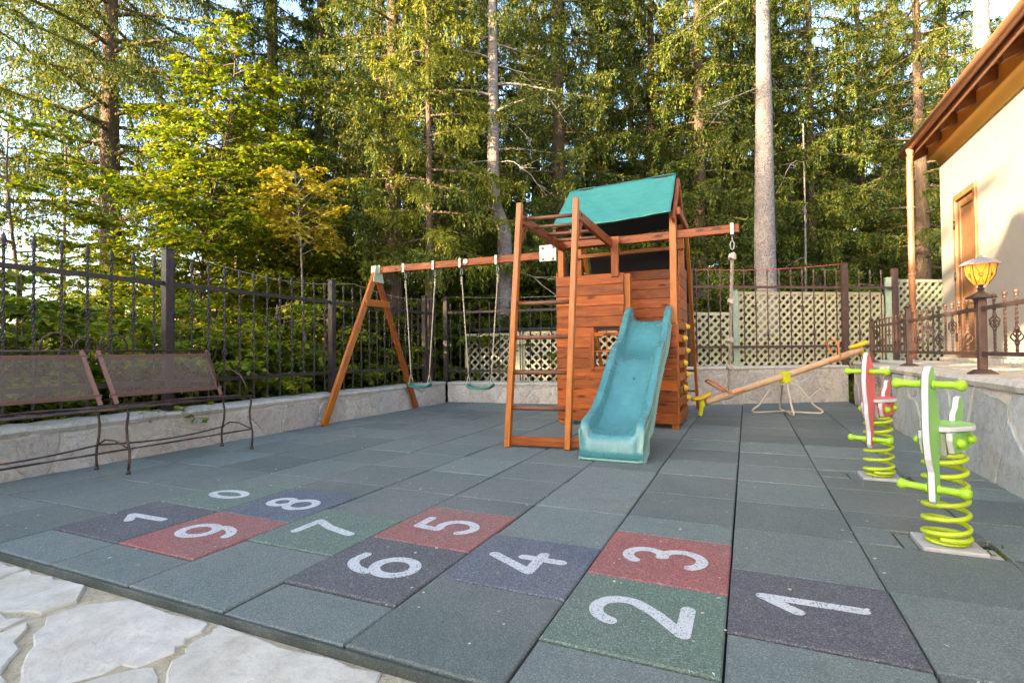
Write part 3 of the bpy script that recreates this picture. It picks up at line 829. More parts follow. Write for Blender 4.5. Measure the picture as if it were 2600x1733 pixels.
mb.build('lamp_frame', M['iron'], lamp)
mb = MB(); mb.lathe([(.128, 0), (.128, .006), (.09, .035), (.045, .052), (.016, .058), (.016, .07), (.001, .08)], (1.75, 3.65, 1.555), 6, smooth=False); mb.build('lamp_roof', plain('grey_lamp_roof', (.26, .23, .25), .5, .3), lamp)
bm_, nt, bb, out = new_mat('lamp_bulb'); bb.inputs['Base Color'].default_value = (1, .9, .7, 1); bb.inputs['Emission Color'].default_value = (1, .66, .28, 1); bb.inputs['Emission Strength'].default_value = 2.2
mb = MB(); mb.lathe([(.012, 0), (.014, .02), (.028, .05), (.024, .075), (.006, .088)], (1.75, 3.65, 1.44), 12); mb.build('lamp_bulb', bm_, lamp)

# ------------------------------------------------------------------ play tower
pt = thing('play_tower', 'stained timber play tower with green tarpaulin roof, slide, ladder, swing beam and climbing wall', 'play tower', (-1.38, 5.17, 0))
XL, XR, YF, YB = -2.06, -.69, 4.80, 5.60
DK = 1.24                                           # deck height
PW = .076
for x, y, z in ((XL, YF, 2.28), (XR, YF, 2.54), (XL, YB, 2.52), (XR, YB, 2.54)):
    mb = MB(); mb.box((x - PW / 2, y - PW / 2, .0), (x + PW / 2, y + PW / 2, z), 2); mb.build('post', M['post'], pt, bevel=.006)
mb = MB(); mb.box((-1.405, YF - .085, 1.80), (-1.315, YF - .048, 2.25), 2); mb.build('door_post', M['wood'], pt, bevel=.005)
mb = MB(); mb.box((-1.275, YF - .01, .06), (-1.195, YF + .07, 1.84), 2); mb.build('door_post', M['post'], pt, bevel=.006)
rnd = random.Random(12)
def planks(mb, a, b, z0, z1, n, th=.022, gap=.004, axis='x', y=0, skip=None):
    h = (z1 - z0) / n
    for i in range(n):
        za, zb = z0 + i * h + gap / 2, z0 + (i + 1) * h - gap / 2
        segs = [(a, b)]
        if skip and za < skip[3] and zb > skip[2]: segs = [(a, skip[0]), (skip[1], b)]
        jy = rnd.uniform(-.002, .003)
        for p, q in segs:
            if q - p < .01: continue
            ja, jb = rnd.uniform(-.004, .004), rnd.uniform(-.004, .004)
            if axis == 'x': mb.beam((p + ja, y + jy, (za + zb) / 2), (q + jb, y + jy, (za + zb) / 2 + rnd.uniform(-.002, .002)), th, zb - za)
            else: mb.beam((y + jy, p + ja, (za + zb) / 2), (y + jy, q + jb, (za + zb) / 2), th, zb - za)
yf = YF - PW / 2 - .013
win = (-1.63, -1.31, .72, 1.09)
mb = MB(); planks(mb, -2.115, -1.262, .055, 1.845, 14, y=yf, skip=win); planks(mb, -1.258, -.655, .055, 1.20, 9, y=yf); mb.build('front_boarding', M['wood'], pt, bevel=.004)
mb = MB(); w0, w1, z0, z1 = win
mb.box((w0 - .045, yf - .03, z0 - .045), (w0 + .004, yf - .008, z1 + .045), 2); mb.box((w1 - .004, yf - .03, z0 - .045), (w1 + .045, yf - .008, z1 + .045), 2)
mb.box((w0 + .005, yf - .029, z1), (w1 - .005, yf - .009, z1 + .045)); mb.box((w0 + .005, yf - .029, z0 - .045), (w1 - .005, yf - .009, z0))
wf = mb.build('window', M['wood'], pt, bevel=.003)
mb = MB(); mb.tube([(w0, yf - .015, (z0 + z1) / 2), (w1, yf - .015, (z0 + z1) / 2)], .008, 6); mb.tube([((w0 + w1) / 2, yf - .017, z0), ((w0 + w1) / 2, yf - .017, z1)], .008, 6); mb.build('glazing_bar', M['post'], wf)
yb = YB + PW / 2 + .013
mb = MB(); planks(mb, -2.11, -.655, 1.22, 1.985, 6, y=yb); mb.build('back_boarding', M['wood'], pt, bevel=.004)
mb = MB(); planks(mb, YF - .04, YB + .04, .30, 1.90, 12, axis='y', y=XL - PW / 2 - .013); mb.build('side_boarding', M['wood'], pt, bevel=.004)
mb = MB(); planks(mb, YF + .05, YB + .04, 1.27, 1.94, 5, axis='y', y=XR + PW / 2 + .013); mb.build('side_boarding', M['wood'], pt, bevel=.004)
mb = MB(); planks(mb, YF - .04, YB + .045, .06, .20, 1, axis='y', y=XR + PW / 2 + .013); mb.build('side_boarding', M['wood'], pt, bevel=.004)
# climbing wall: rungs of board with yellow holds
xs = XR + PW / 2 + .014
M['yel'] = plastic('yellow_plastic', (.86, .52, .015), .35, .05, .1)
M['yel2'] = plastic('lime_yellow', (.62, .62, .02), .4, .05, .15)
cw = MB(); zs = [1.20, 1.05, .90, .75, .60, .45, .31]
for z in zs: cw.beam((xs, YF - .035, z), (xs, YB + .03, z), .022, .088)
cw = cw.build('climbing_wall', M['wood'], pt, bevel=.004)
for i, z in enumerate(zs):
    for y in ((YF + .32, ) if i % 2 else (YF + .62,)):
        mb = MB(); mb.lathe([(.040, 0), (.042, .012), (.030, .04), (.012, .055)], (xs + .011, y, z), 10, (1, .15, .1)); mb.build('climbing_hold', M['yel'], cw)
for y in (YB + .05, YF - .02):
    mb = MB(); mb.beam((xs - .02, y, .05), (xs - .02, y, 1.24), .03, .05, up=(0, 1, 0)); mb.build('climbing_upright', M['post'], pt, bevel=.004)
mb = MB(); n = 9
for i in range(n):
    a = YF - .04 + (YB - YF + .08) * i / n; mb.box((XL - .04, a, DK - .03), (XR + .04, a + (YB - YF + .08) / n - .006, DK))
mb.build('deck', M['wood'], pt, bevel=.003)
# upper frame
mb = MB(); mb.beam((-2.30, YF + PW / 2 + .024, 2.245), (.02, YF + PW / 2 + .024, 2.275), .045, .095); arm = mb.build('rope_arm', M['wood'], pt, bevel=.006)
mb = MB(); mb.beam((XL - .04, YF - PW / 2 - .021, 2.235), (-1.3, YF - PW / 2 - .021, 2.245), .04, .085); mb.build('cross_beam', M['wood'], pt, bevel=.006)
mb = MB(); mb.beam((XL - .05, YB - .07, 2.22), (XR + .05, YB - .07, 2.24), .04, .05); mb.build('cross_beam', M['post'], pt, bevel=.005)
mb = MB(); mb.beam((XR + .068, YF - .06, 2.52), (XR + .068, YB + .12, 2.52), .04, .085); mb.build('side_beam', M['wood'], pt, bevel=.006)
mb = MB(); mb.beam((XL - .068, YF - .06, 2.46), (XL - .068, YB + .12, 2.52), .04, .085); mb.build('side_beam', M['wood'], pt, bevel=.006)
RY, RZ = 5.20, 3.10
for x in (XR + .022, XL + .03):
    for y, z in ((4.68, 2.40), (5.69, 2.48)):
        mb = MB(); mb.beam((x, y, z), (x, RY, RZ - .10 - (.06 if x < -1 else 0)), .04, .07); mb.build('roof_rafter', M['wood'], pt, bevel=.005)
mb = MB(); mb.beam((XL + .03, RY, RZ - .185), (XR + .03, RY, RZ - .145), .04, .09); mb.build('ridge_beam', M['wood'], pt, bevel=.005)
# tarpaulin: sagging cloth over the ridge
tp, nt, bb, out = new_mat('green_tarpaulin'); k = N(nt); p = k.coord()
n1 = k.noise(k.coord(scale=(1.5, 6, 6)), 2.2, 5, .6, 1.2); n2 = k.noise(p, 60, 2)
k.l(k.mix(n1, (.026, .155, .128), (.050, .255, .212)), bb.inputs['Base Color']); bb.inputs['Roughness'].default_value = .42
k.l(k.bump(k.math('ADD', n1, k.math('MULTIPLY', n2, .08)), .35, .03), bb.inputs['Normal'])
mb = MB(); NU, NV = 36, 30; rings = []
rn2 = random.Random(4); ph = [rn2.uniform(0, 6) for _ in range(6)]
for j in range(NV + 1):
    t = j / NV; row = []
    for i in range(NU + 1):
        u = i / NU; sl = (t * 2 if t < .5 else (1 - t) * 2); x = XL - .055 + .06 * sl + (XR - XL + .055 - .06 * sl) * u
        if t < .5: s = t * 2; y = 4.60 + (RY - 4.60) * s; z = 2.47 + (RZ - 2.47) * s
        else: s = (1 - t) * 2; y = 5.76 + (RY - 5.76) * s; z = 2.55 + (RZ - 2.55) * s
        z += -.045 * (1 - u)                                    # the left end hangs a little lower
        edge = math.sin(math.pi * u)
        sag = .030 * math.sin(math.pi * s) * edge
        wr = .012 * math.sin(9 * u + 5 * s + ph[0]) * s + .009 * math.sin(17 * u - 8 * s + ph[1]) + .007 * math.sin(31 * u + 13 * s + ph[2]) * (1 - s * .6) + .010 * math.exp(-((u - .93) / .07) ** 2) * math.sin(14 * s + 8 * u)
        row.append((x, y + (sag if t < .5 else -sag) * .7 + wr * (1 if t < .5 else -1), z - sag * .8 + .012 * math.sin(7 * u + ph[3]) * (1 - s)))
    rings.append(row)
mb.loft(rings, False, False); tarp = mb.build('roof_tarpaulin', tp, pt, solid=.004)
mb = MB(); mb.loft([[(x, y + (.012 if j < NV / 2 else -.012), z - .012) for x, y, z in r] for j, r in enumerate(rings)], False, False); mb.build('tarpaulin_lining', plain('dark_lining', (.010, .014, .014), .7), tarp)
# rear ramp with dark board and rungs
mb = MB()
mb.beam((XL + .02, YB + .11, 2.46), (XL + .02, 7.02, .02), .04, .085); mb.build('ramp_beam', M['post'], pt, bevel=.005)
mb = MB(); mb.beam((XR + .065, YB + .11, 2.46), (XR + .065, 7.02, .02), .04, .085)
rp = mb.build('ramp_beam', M['post'], pt, bevel=.005)
mb = MB(); P0 = Vector((0, YB + .13, 2.43)); P1 = Vector((0, 7.02, .02))
a = P0.lerp(P1, .07); b = P0.lerp(P1, .36)
mb.beam(a + Vector(((XL + XR) / 2 + .07, -.05, 0)), b + Vector(((XL + XR) / 2 + .07, -.05, 0)), XR - XL - .06, .012, up=(0, .86, .5))
mb.build('ramp_board', plain('dark_board', (.012, .010, .012), .7), rp)
mb = MB()
for t in (.5, .63, .76, .89):
    q = P0.lerp(P1, t); mb.tube([(XL + .02, q.y, q.z), (XR + .06, q.y, q.z)], .016, 8)
mb.build('ramp_rung', M['rung'], rp)

# ladder with monkey bars
lx = (-2.03, -1.45); lb = (3.03, 3.10); tlean = .36
Ltop = [Vector((x, y + tlean, 2.43)) for x, y in zip(lx, lb)]; Lbot = [Vector((x, y, 0)) for x, y in zip(lx, lb)]
for a, b in zip(Lbot, Ltop):
    mb = MB(); mb.beam(a, b, .056, .064, up=(0, 1, 0)); mb.build('ladder_post', M['post'], pt, bevel=.006)
def lz(z, i): return Lbot[i].lerp(Ltop[i], z / 2.43)
for z in (.37, .71, 1.05, 1.39):
    mb = MB(); mb.tube([lz(z, 0) + Vector((-.02, .01, 0)), lz(z, 1) + Vector((.02, .01, 0))], .021, 12); mb.build('ladder_rung', M['rung'], pt)
mb = MB(); mb.beam(Vector((-2.02, 3.06, .062)), Vector((-1.11, 3.17, .062)), .035, .085); mb.build('ground_beam', M['wood'], pt, bevel=.005)
for i, x in enumerate((-2.03, -1.43)):
    q = lz(2.27, i); mb = MB(); mb.beam(q + Vector((.005, .0, 0)), (x + .02, YF - .05, 2.21), .045, .10); mb.build('bar_rail', M['wood'], pt, bevel=.006)
    mb = MB(); q = lz(2.13, i); mb.beam(q + Vector((0, .03, -.09)), q + Vector((0, .17, .10)), .044, .06); mb.build('corner_brace', M['wood'], pt, bevel=.004)
for t, dz in ((.04, .0), (.30, 0), (.56, 0), (.80, 0)):
    y = 3.44 + (YF - .1 - 3.44) * t; z = 2.285 - .055 * t
    mb = MB(); mb.tube([(-2.05, y - .03, z), (-1.41, y + .04, z)], .020, 12); mb.build('monkey_bar', M['rung'], pt)

# swing beam on its A-frame
bz = 2.135
by = 4.79
mb = MB(); mb.beam((-4.97, by - .05, bz - .01), (-2.30, by + .03, bz + .01), .07, .095); sb = mb.build('swing_beam', M['wood'], pt, bevel=.006)
mb = MB(); mb.beam((-2.345, by - .03, 2.165), (-2.115, by - .025, 2.165), .008, .21)
mb.build('joint_plate', M['steel'], sb, bevel=.004)
mb = MB()
for x, z in ((-2.30, 2.09), (-2.16, 2.09), (-2.16, 2.235), (-2.30, 2.235)): mb.lathe([(.016, 0), (.014, .01), (.001, .014)], (x, by - .035, z), 8, (0, -1, 0))
mb.build('bolt', M['steel'], sb)
mb = MB(); mb.lathe([(.036, 0), (.036, .004), (.001, .005)], (-3.42, by - .046, bz + .01), 20, (0, -1, 0)); mb.build('sticker', plain('white_sticker', (.72, .72, .70), .5, 0, 40, .2), sb)
ap = (-4.90, 4.70, 2.10)
for foot in ((-4.765, 3.50, 0), (-4.885, 5.70, 0)):
    d = (Vector(ap) - Vector(foot)); top = Vector(foot) + d * .985
    side = .055 if foot[1] < 4 else -.0
    mb = MB(); mb.beam(foot, (top.x, top.y, top.z), .045, .095, up=(0, 1, .2)); mb.build('swing_leg', M['post'] if foot[1] < 4 else M['wood'], pt, bevel=.006)
f0, f1 = Vector((-4.765, 3.50, 0)), Vector((-4.885, 5.70, 0)); A = Vector(ap)
mb = MB(); q0, q1 = f0.lerp(A, .775), f1.lerp(A, .775); mb.beam(q0 + Vector((.035, -.03, 0)), q1 + Vector((.045, .03, 0)), .03, .10); mb.build('leg_brace', M['post'], pt, bevel=.005)
mb = MB(); mb.prism([(-.135, -.16), (.115, -.16), (.055, .085), (-.075, .085)], .006, lambda x, y, h: (-4.855 + h, 4.715 + x, 2.10 + y)); mb.box((-4.98, by - .094, 2.075), (-4.82, by - .088, 2.19)); mb.build('leg_bracket', plain('galvanised_bracket', (.50, .52, .36), .5, .35, 20, .25), sb)

# slide
SXm, SW = -.965, .255
prof = [(4.80, 1.255), (4.70, 1.25), (4.60, 1.225), (4.48, 1.14), (4.34, 1.01), (4.22, .915), (4.10, .86), (3.98, .825), (3.88, .78), (3.74, .68), (3.58, .56), (3.42, .44), (3.26, .335), (3.12, .265), (3.0, .225), (2.88, .208), (2.80, .205)]
def smooth_path(p, n=64):
    out = []
    for i in range(n + 1):
        t = i / n * (len(p) - 1); k = min(int(t), len(p) - 2); f = t - k
        g = lambda j: Vector((0,) + tuple(p[max(0, min(len(p) - 1, j))]))
        a, b, c, d = g(k - 1), g(k), g(k + 1), g(k + 2)
        out.append(.5 * ((2 * b) + (c - a) * f + (2 * a - 5 * b + 4 * c - d) * f * f + (3 * b - a - 3 * c + d) * f ** 3))
    return out
path = smooth_path(prof)
m_sl, nt, bb, out = new_mat('turquoise_slide'); k = N(nt); p = k.coord()
n1 = k.noise(p, 5, 5, .65); st = k.noise(k.coord(scale=(9, 1.2, 1.2)), 3, 4, .7)
c = k.mix(n1, (.045, .170, .180), (.080, .265, .275)); c = k.mix(k.math('MULTIPLY', k.ramp(st, [(.5, BLK), (.8, WHT)]), .35), c, (.16, .36, .38))
k.l(c, bb.inputs['Base Color']); k.l(k.ramp(n1, [(.3, (.18,) * 3), (.75, (.36,) * 3)]), bb.inputs['Roughness']); bb.inputs['Specular IOR Level'].default_value = .6
k.l(k.bump(k.noise(p, 3, 3), .12, .05), bb.inputs['Normal'])
m_sk = plastic('faded_slide_side', (.20, .36, .30), .5, .12, .6, (.42, .50, .42))
def railh(i, n):                                # height of the side above the bed
    t = i / n
    return .135 + (.03 * math.exp(-((t - .02) / .06) ** 2)) - .035 * max(0, (t - .9) / .1)
bed = MB(); rings = []; n = len(path) - 1
for i, q in enumerate(path):
    h = railh(i, n); w = SW + .012 * (i / n)
    row = []
    for x, z in ((-w, h - .030), (-w, h), (-w + .008, h + .006), (-w + .052, h + .004), (-w + .060, h - .004), (-w + .072, .05), (-w + .095, .012), (-w + .14, .0), (0, -.003)):
        row.append((x, z))
    row += [(-x, z) for x, z in reversed(row[:-1])]
    rings.append([(SXm + x, q.y, q.z + z) for x, z in row])
# rolled lip at the foot
last = path[-1]; base = rings[-1]
for dy, dz, fl in ((-.02, -.012, 1), (-.035, -.05, 1), (-.05, -.12, 1), (-.062, -.195, 1)):
    rings.append([(x, last.y + dy, (z - last.z) * (.78 if dz > -.04 else .25 if dz > -.1 else .08) + last.z + dz) for x, y, z in base])
bed.loft(rings, False, False); slide = bed.build('slide', m_sl, pt, solid=.008, label='long wavy turquoise plastic slide leaning on the tower front')
sk = MB()
for s in (-1, 1):
    rows = []
    for i, q in enumerate(path):
        h = railh(i, n); w = SW + .012 * (i / n); zt = q.z + h - .028; zb_ = max(.0, q.z - .075 + .02 * math.sin(i * .35))
        if i > n - 8: zb_ = min(zb_, .05 * (n - i) / 8)
        rib = .004 * math.sin(i * 1.3)
        rows.append([(SXm + s * (w + .001), q.y, zt), (SXm + s * (w - .004 + rib), q.y, zt * .66 + zb_ * .34), (SXm + s * (w - .012 - rib), q.y, zt * .33 + zb_ * .67), (SXm + s * (w - .006), q.y, zb_), (SXm + s * (w + .012), q.y, zb_)])
    rows.append([(x, last.y - .055, z * .9) for x, y, z in rows[-1]])
    sk.loft(rows, False, False)
sk.build('slide_side', m_sk, slide, solid=.007)
mb = MB(); mb.tube([(SXm - SW - .012, last.y - .066, .018), (SXm - SW + .03, last.y - .074, .012), (SXm + SW - .03, last.y - .074, .012), (SXm + SW + .012, last.y - .066, .018)], .010, 8); mb.build('slide_foot_rim', m_sk, slide)
mb = MB(); mb.lathe([(.010, 0), (.010, .004), (.001, .005)], (SXm + .02, 3.66, .636), 8, (0, -.5, .8)); mb.build('bolt', M['iron'], slide)

# ------------------------------------------------------------------ swings and rope
m_seat = plastic('green_seat', (.012, .17, .135), .4, .08, .2)
def swing(x0, x1, sx0, sx1, label):
    y = by - .01; zs = .42
    root = thing('swing', label, 'swing', ((x0 + x1) / 2, y, 0), 'green swing seats hanging from the timber beam')
    mb = MB(); n = 20; rows = []; c = (sx0 + sx1) / 2; hw = (sx1 - sx0) / 2
    for i in range(n + 1):
        t = -1 + 2 * i / n; x = c + t * hw; z = zs + .022 * t * t + .030 * max(0, abs(t) - .72) / .28
        dp_ = .078 * math.sqrt(max(.08, 1 - (abs(t)) ** 6)); th = .013
        rows.append([(x, y - dp_, z - .012), (x, y - dp_, z + .008), (x, y - dp_ * .6, z + th), (x, y + dp_ * .6, z + th), (x, y + dp_, z + .008), (x, y + dp_, z - .012), (x, y, z - .02)])
    mb.loft(rows); mb.build('seat', m_seat, root, bevel=0)
    for xt, xb in ((x0, sx0 + .035), (x1, sx1 - .035)):
        mb = MB(); pts = []
        for i in range(15):
            t = i / 14; pts.append(Vector((xt, y, 1.94)).lerp(Vector((xb, y, .60)), t))
        mb.tube(pts, .0085, 6)
        for s in (-1, 1): mb.tube([(xb, y, .60), (xb, y + s * .035, .52), (xb, y + s * .062, zs + .03)], .006, 5)
        for j in range(3): mb.lathe([(.009, -.018), (.015, -.01), (.015, .01), (.009, .018)], (xt, y, 1.93 - .04 * j), 8)
        mb.build('rope', M['rope'], root)
        mb = MB()
        for s in (-1, 1): mb.tube([(xt + s * .012, y, 2.03), (xt + s * .016, y, 2.0), (xt, y, 1.955)], .004, 5)
        mb.tube([(xt + .014 * math.cos(a * .7), y, 2.045 + .02 * math.sin(a * .7)) for a in range(9)], .0045, 5, True)
        mb.build('snap_hook', M['steel'], root)
    return root
def hanger(x, yy=by - .02, z=bz, hgt=.095, parent=sb):
    mb = MB(); w = .035
    for lo, hi in (((x - w / 2, yy - .052, z - .062), (x + w / 2, yy - .048, z + .056)), ((x - w / 2, yy + .048, z - .062), (x + w / 2, yy + .052, z + .056))): mb.box(lo, hi)
    mb.box((x - w / 2, yy - .0525, z + .0562), (x + w / 2, yy + .0525, z + .060)); mb.box((x - w / 2, yy - .0525, z - .066), (x + w / 2, yy + .0525, z - .0622))
    mb.tube([(x, yy, z - .064), (x, yy, z - .085)], .006, 6); mb.build('hanger_bracket', M['steel'], parent)
hx = [-4.43, -3.93, -3.50, -2.95]
for x in hx: hanger(x)
swing(hx[0], hx[1], -4.38, -4.0, 'green swing seat nearest the A-frame leg, hanging on pale ropes')
swing(hx[2], hx[3], -3.44, -3.02, 'green swing seat nearest the wooden ladder, hanging on pale ropes')

ss_lo = Vector((-.50, 6.10, .175)); ss_hi = Vector((1.62, 7.68, .88))
hanger(-.055, YF + PW / 2 + .024, 2.27, .095, arm)
rp_ = thing('climbing_rope', 'thick pale knotted rope hanging from the tower arm, tied to the seesaw pole', 'rope', (-.055, YF + .07, 0))
mb = MB(); top = Vector((-.055, YF + .07, 2.00)); end = ss_lo.lerp(ss_hi, .16) + Vector((0, 0, .02)); pts = []; rs = []
for i in range(61):
    t = i / 60; q = top.lerp(end, t); pts.append(q); rs.append(.020 if t < .72 else .011)
mb.tube(pts, .016, 6)
for ph_ in (0, 2.1, 4.2):
    mb.tube([q + Vector((math.cos(ph_ + i * 1.15), math.sin(ph_ + i * 1.15), 0)) * rs[i] * .55 for i, q in enumerate(pts)], [r * .55 for r in rs], 5)
for t in (.02, .30, .57, .78):
    q = top.lerp(end, t)
    for a0 in (0, 1.2, 2.5): mb.tube([q + Vector((.030 * math.cos(i * .7 + a0), .030 * math.sin(i * .7 + a0), .018 * math.sin(i * .7 * 2 + a0) + (a0 - 1.2) * .012)) for i in range(9)], .015, 6, True)
q = top.lerp(end, .78); mb.tube([q, q + Vector((.05, -.02, -.005)), q + Vector((.10, -.03, -.03))], .009, 5); mb.tube([q, q + Vector((-.05, .0, .02)), q + Vector((-.11, .0, .035))], .007, 5)
for j in range(3):
    c = end + (ss_hi - ss_lo).normalized() * (j - 1) * .03
    d = (ss_hi - ss_lo).normalized(); s_ = d.orthogonal().normalized(); u_ = d.cross(s_)
    mb.tube([c - Vector((0, 0, .02)) + (s_ * math.cos(a * .7) + u_ * math.sin(a * .7)) * .058 for a in range(9)], .011, 5, True)
mb.build('rope', M['rope2'], rp_)
mb = MB(); mb.tube([(-.055, YF + .07, 2.19), (-.055, YF + .07, 2.13)], .008, 6)
mb.tube([Vector((-.055, YF + .07, 2.09)) + Vector((.022 * math.cos(a * .7), 0, .05 * math.sin(a * .7))) for a in range(9)], .007, 6, True); mb.build('rope_shackle', M['steel'], rp_)

# ------------------------------------------------------------------ seesaw
m_or = plastic('orange_tube', (.80, .19, .02), .35, .06, .1); m_be = plastic('beige_tube', (.55, .46, .36), .4, .06, .2)
pv_ = ss_lo.lerp(ss_hi, .50)
sw = thing('seesaw', 'wooden pole seesaw with yellow seats, orange handles and a looped beige tube base', 'seesaw', (pv_.x, pv_.y, 0))
d = (ss_hi - ss_lo).normalized(); up = (Vector((0, 0, 1)) - d * d.z).normalized(); sd = d.cross(up)
mb = MB(); mb.tube([ss_lo + d * .06, ss_lo + d * .08, ss_hi - d * .02, ss_hi], [.044, .048, .048, .044], 16); mb.build('pole', M['pole'], sw)
def seesaw_end(c, dirn):
    mb = MB(); rows = []
    for i in range(13):
        t = i / 12; s = -.15 + .30 * t; w = .085 * (1 - .62 * max(0, t - .35) / .65) * (math.sqrt(max(.05, 1 - ((.25 - t) / .26) ** 2)) if t < .25 else 1); z = .075 + .03 * max(0, .35 - t) * 2 + .015 * t
        o = c - dirn * s * -1 if False else c + dirn * (s)
        ring = []
        for k_ in range(10):
            a = 2 * math.pi * k_ / 10; ring.append(o + sd * w * math.cos(a) + up * (z + .028 * math.sin(a)))
        rows.append(ring)
    mb.loft(rows); st_ = mb.build('seat', M['yel'], sw)
    mb = MB(); mb.beam(c + dirn * -.02 + up * .05, c + dirn * -.02 - up * .05, .05, .07, up=tuple(d)); mb.beam(c - dirn * .03 - up * .04, c - dirn * .09 - up * .155, .045, .045, up=tuple(d)); mb.build('seat_bracket', M['yel2'], st_, bevel=.008)
seesaw_end(ss_lo + d * .02, d); seesaw_end(ss_hi - d * .02, -d)
def seesaw_handle(c, dirn, lean):
    # closed loop of tube: along the pole, then up to a grip
    mb = MB(); a = c; pts = []
    out_ = []
    for s in (-1, 1):
        o = sd * .052 * s
        seq = [a + dirn * .20 + o, a + dirn * .05 + o, a - dirn * .02 + o + up * .01, a - dirn * lean + o * 2.1 + up * .25]
        out_.append(seq)
    loop = out_[0] + [out_[0][-1].lerp(out_[1][-1], .5) - dirn * .015 + up * .03] + list(reversed(out_[1]))
    mb.tube(loop, .0115, 8); mb.build('handle', m_or, sw)
seesaw_handle(ss_lo + d * .46 + up * .005, d, .26); seesaw_handle(ss_hi - d * .44 + up * .005, -d, -.02)
mb = MB(); mb.beam(pv_ - up * .10, pv_ + up * .055, .115, .12, up=tuple(d)); mb.build('pivot_block', M['yel2'], sw, bevel=.01)
mb = MB(); ctr = Vector((pv_.x, pv_.y, 0)); hub = pv_.z - .12
# the base: three bent tube loops round the pivot
for an in (R_(205), R_(280), R_(358), R_(95)):
    r = Vector((math.cos(an), math.sin(an), 0)); q = Vector((-r.y, r.x, 0)); L = .47
    lp = [ctr + r * .07 + Vector((0, 0, hub)), ctr + r * .16 + Vector((0, 0, hub - .005)), ctr + r * (L - .10) + Vector((0, 0, .115)), ctr + r * (L - .015) + Vector((0, 0, .06)), ctr + r * L + Vector((0, 0, .035)), ctr + r * (L - .03) + Vector((0, 0, .013)), ctr + r * (L - .12) + Vector((0, 0, .013)), ctr + r * .02 + Vector((0, 0, .022))]
    mb.tube(lp, .0135, 8)
mb.lathe([(.085, 0), (.085, .012)], (ctr.x, ctr.y, hub - .004), 12); mb.build('tube_base', m_be, sw)

# ------------------------------------------------------------------ spring riders
m_lime = plastic('lime_handle', (.31, .53, .016), .4, .07, .25, (.42, .56, .2)); m_spring = plastic('lime_spring', (.44, .55, .022), .36, .07, .3, (.42, .48, .16))
m_pale = plastic('pale_core', (.56, .55, .57), .45, .04, .05); m_conc = plain('white_plate', (.40, .38, .36), .7, 0, 20, .2)
def rider(label, bodymat, outline, seat_o, pos, rot, cat='spring rider'):
    root = thing('spring_rider', label, cat, (0, 0, 0), 'spring riders on lime coil springs')
    # local frame: +X is forward (towards the child's face side), Z up
    def plate(name, poly, t, fr, mat, edge):
        mb = MB(); mb.prism(poly, t, fr); o = mb.build(name, edge, root, bevel=.004)
        mb = MB()
        for s in (-1, 1):
            n = len(poly); cx = sum(p[0] for p in poly) / n; cy = sum(p[1] for p in poly) / n
            mb.add([fr(cx + (x - cx) * .985, cy + (y - cy) * .985, s * (t / 2 + .002)) for x, y in poly], [tuple(range(n)) if s > 0 else tuple(reversed(range(n)))])
        mb.build(name + '_face', mat, o); return o
    body = plate('body_panel', outline, .026, lambda x, y, h: (x, h, y), bodymat, m_pale)
    def grip(x, z, nm):
        mb = MB(); mb.tube([(x, -.11, z), (x, .11, z)], .011, 10)
        for s in (-1, 1):
            mb.lathe([(.020, 0), (.021, .008)] + [(.0150 + (.0026 if i % 2 else 0), .012 + i * .0036) for i in range(20)] + [(.019, .086), (.023, .093), (.025, .102), (.023, .111), (.015, .118), (.005, .120)], (x, s * .017, z), 14, (0, s, 0))
        mb.build(nm, m_lime, root)
    grip(.205, .755, 'handlebar'); grip(.165, .285, 'footrest')
    plate('seat', seat_o, .024, lambda x, y, h: (x, y, .548 + h), bodymat, m_pale)
    plate('seat_back', [(-.235, .562), (-.12, .562), (-.125, .60), (-.165, .625), (-.185, .672), (-.225, .678), (-.245, .63)], .024, lambda x, y, h: (x, h, y), bodymat, m_pale)
    for s in (-1, 1): plate('side_panel', [(-.13, .44), (.10, .44), (.13, .50), (.13, .534), (-.13, .534), (-.16, .49)], .024, lambda x, y, h, s=s: (x, s * .052 + h, y), bodymat, m_pale)
    for s in (-1, 1):
        for x, z in ((-.09, .49), (.07, .485)): mb = MB(); mb.lathe([(.020, 0), (.024, .012), (.016, .028), (.002, .034)], (x, s * .065, z), 10, (0, s, 0)); mb.build('bolt_cap', m_lime, root)
    mb = MB(); mb.lathe([(.022, 0), (.027, .014), (.018, .034), (.002, .042)], (-.165, .0, .515), 10, (-1, 0, .2)); mb.build('bolt_cap', m_lime, root)
    mb = MB(); mb.box((-.115, -.035, .425), (.105, .035, .534)); mb.build('mount_block', plain('mount_grey', (.30, .31, .28), .5, .3), root, bevel=.004)
    # coil spring
    mb = MB(); turns = 7.2; pts = []; nn = 260
    for i in range(nn + 1):
        t = i / nn; a = 2 * math.pi * turns * t
        tt = 0 if t < .09 else (t - .09) / .82 if t < .91 else 1
        r = .087 - .010 * tt
        pts.append((r * math.cos(a), r * math.sin(a), .042 + .378 * tt + (.004 * t)))
    mb.tube(pts, .0120, 8); mb.build('coil_spring', m_spring, root)
    mb = MB(); mb.lathe([(.076, 0), (.080, .006), (.06, .010)], (0, 0, .415), 20); mb.build('spring_clamp', m_spring, root); mb = MB(); mb.lathe([(.084, 0), (.08, .008), (.05, .012)], (0, 0, .016), 20); mb.build('spring_clamp', m_spring, root)
    root.location = pos; root.rotation_euler = (0, 0, rot)
    return root
M['ridg'] = plastic('pale_green_board', (.26, .56, .13), .4, .05, .05); M['ridr'] = plastic('coral_board', (.78, .135, .13), .4, .06, .05)
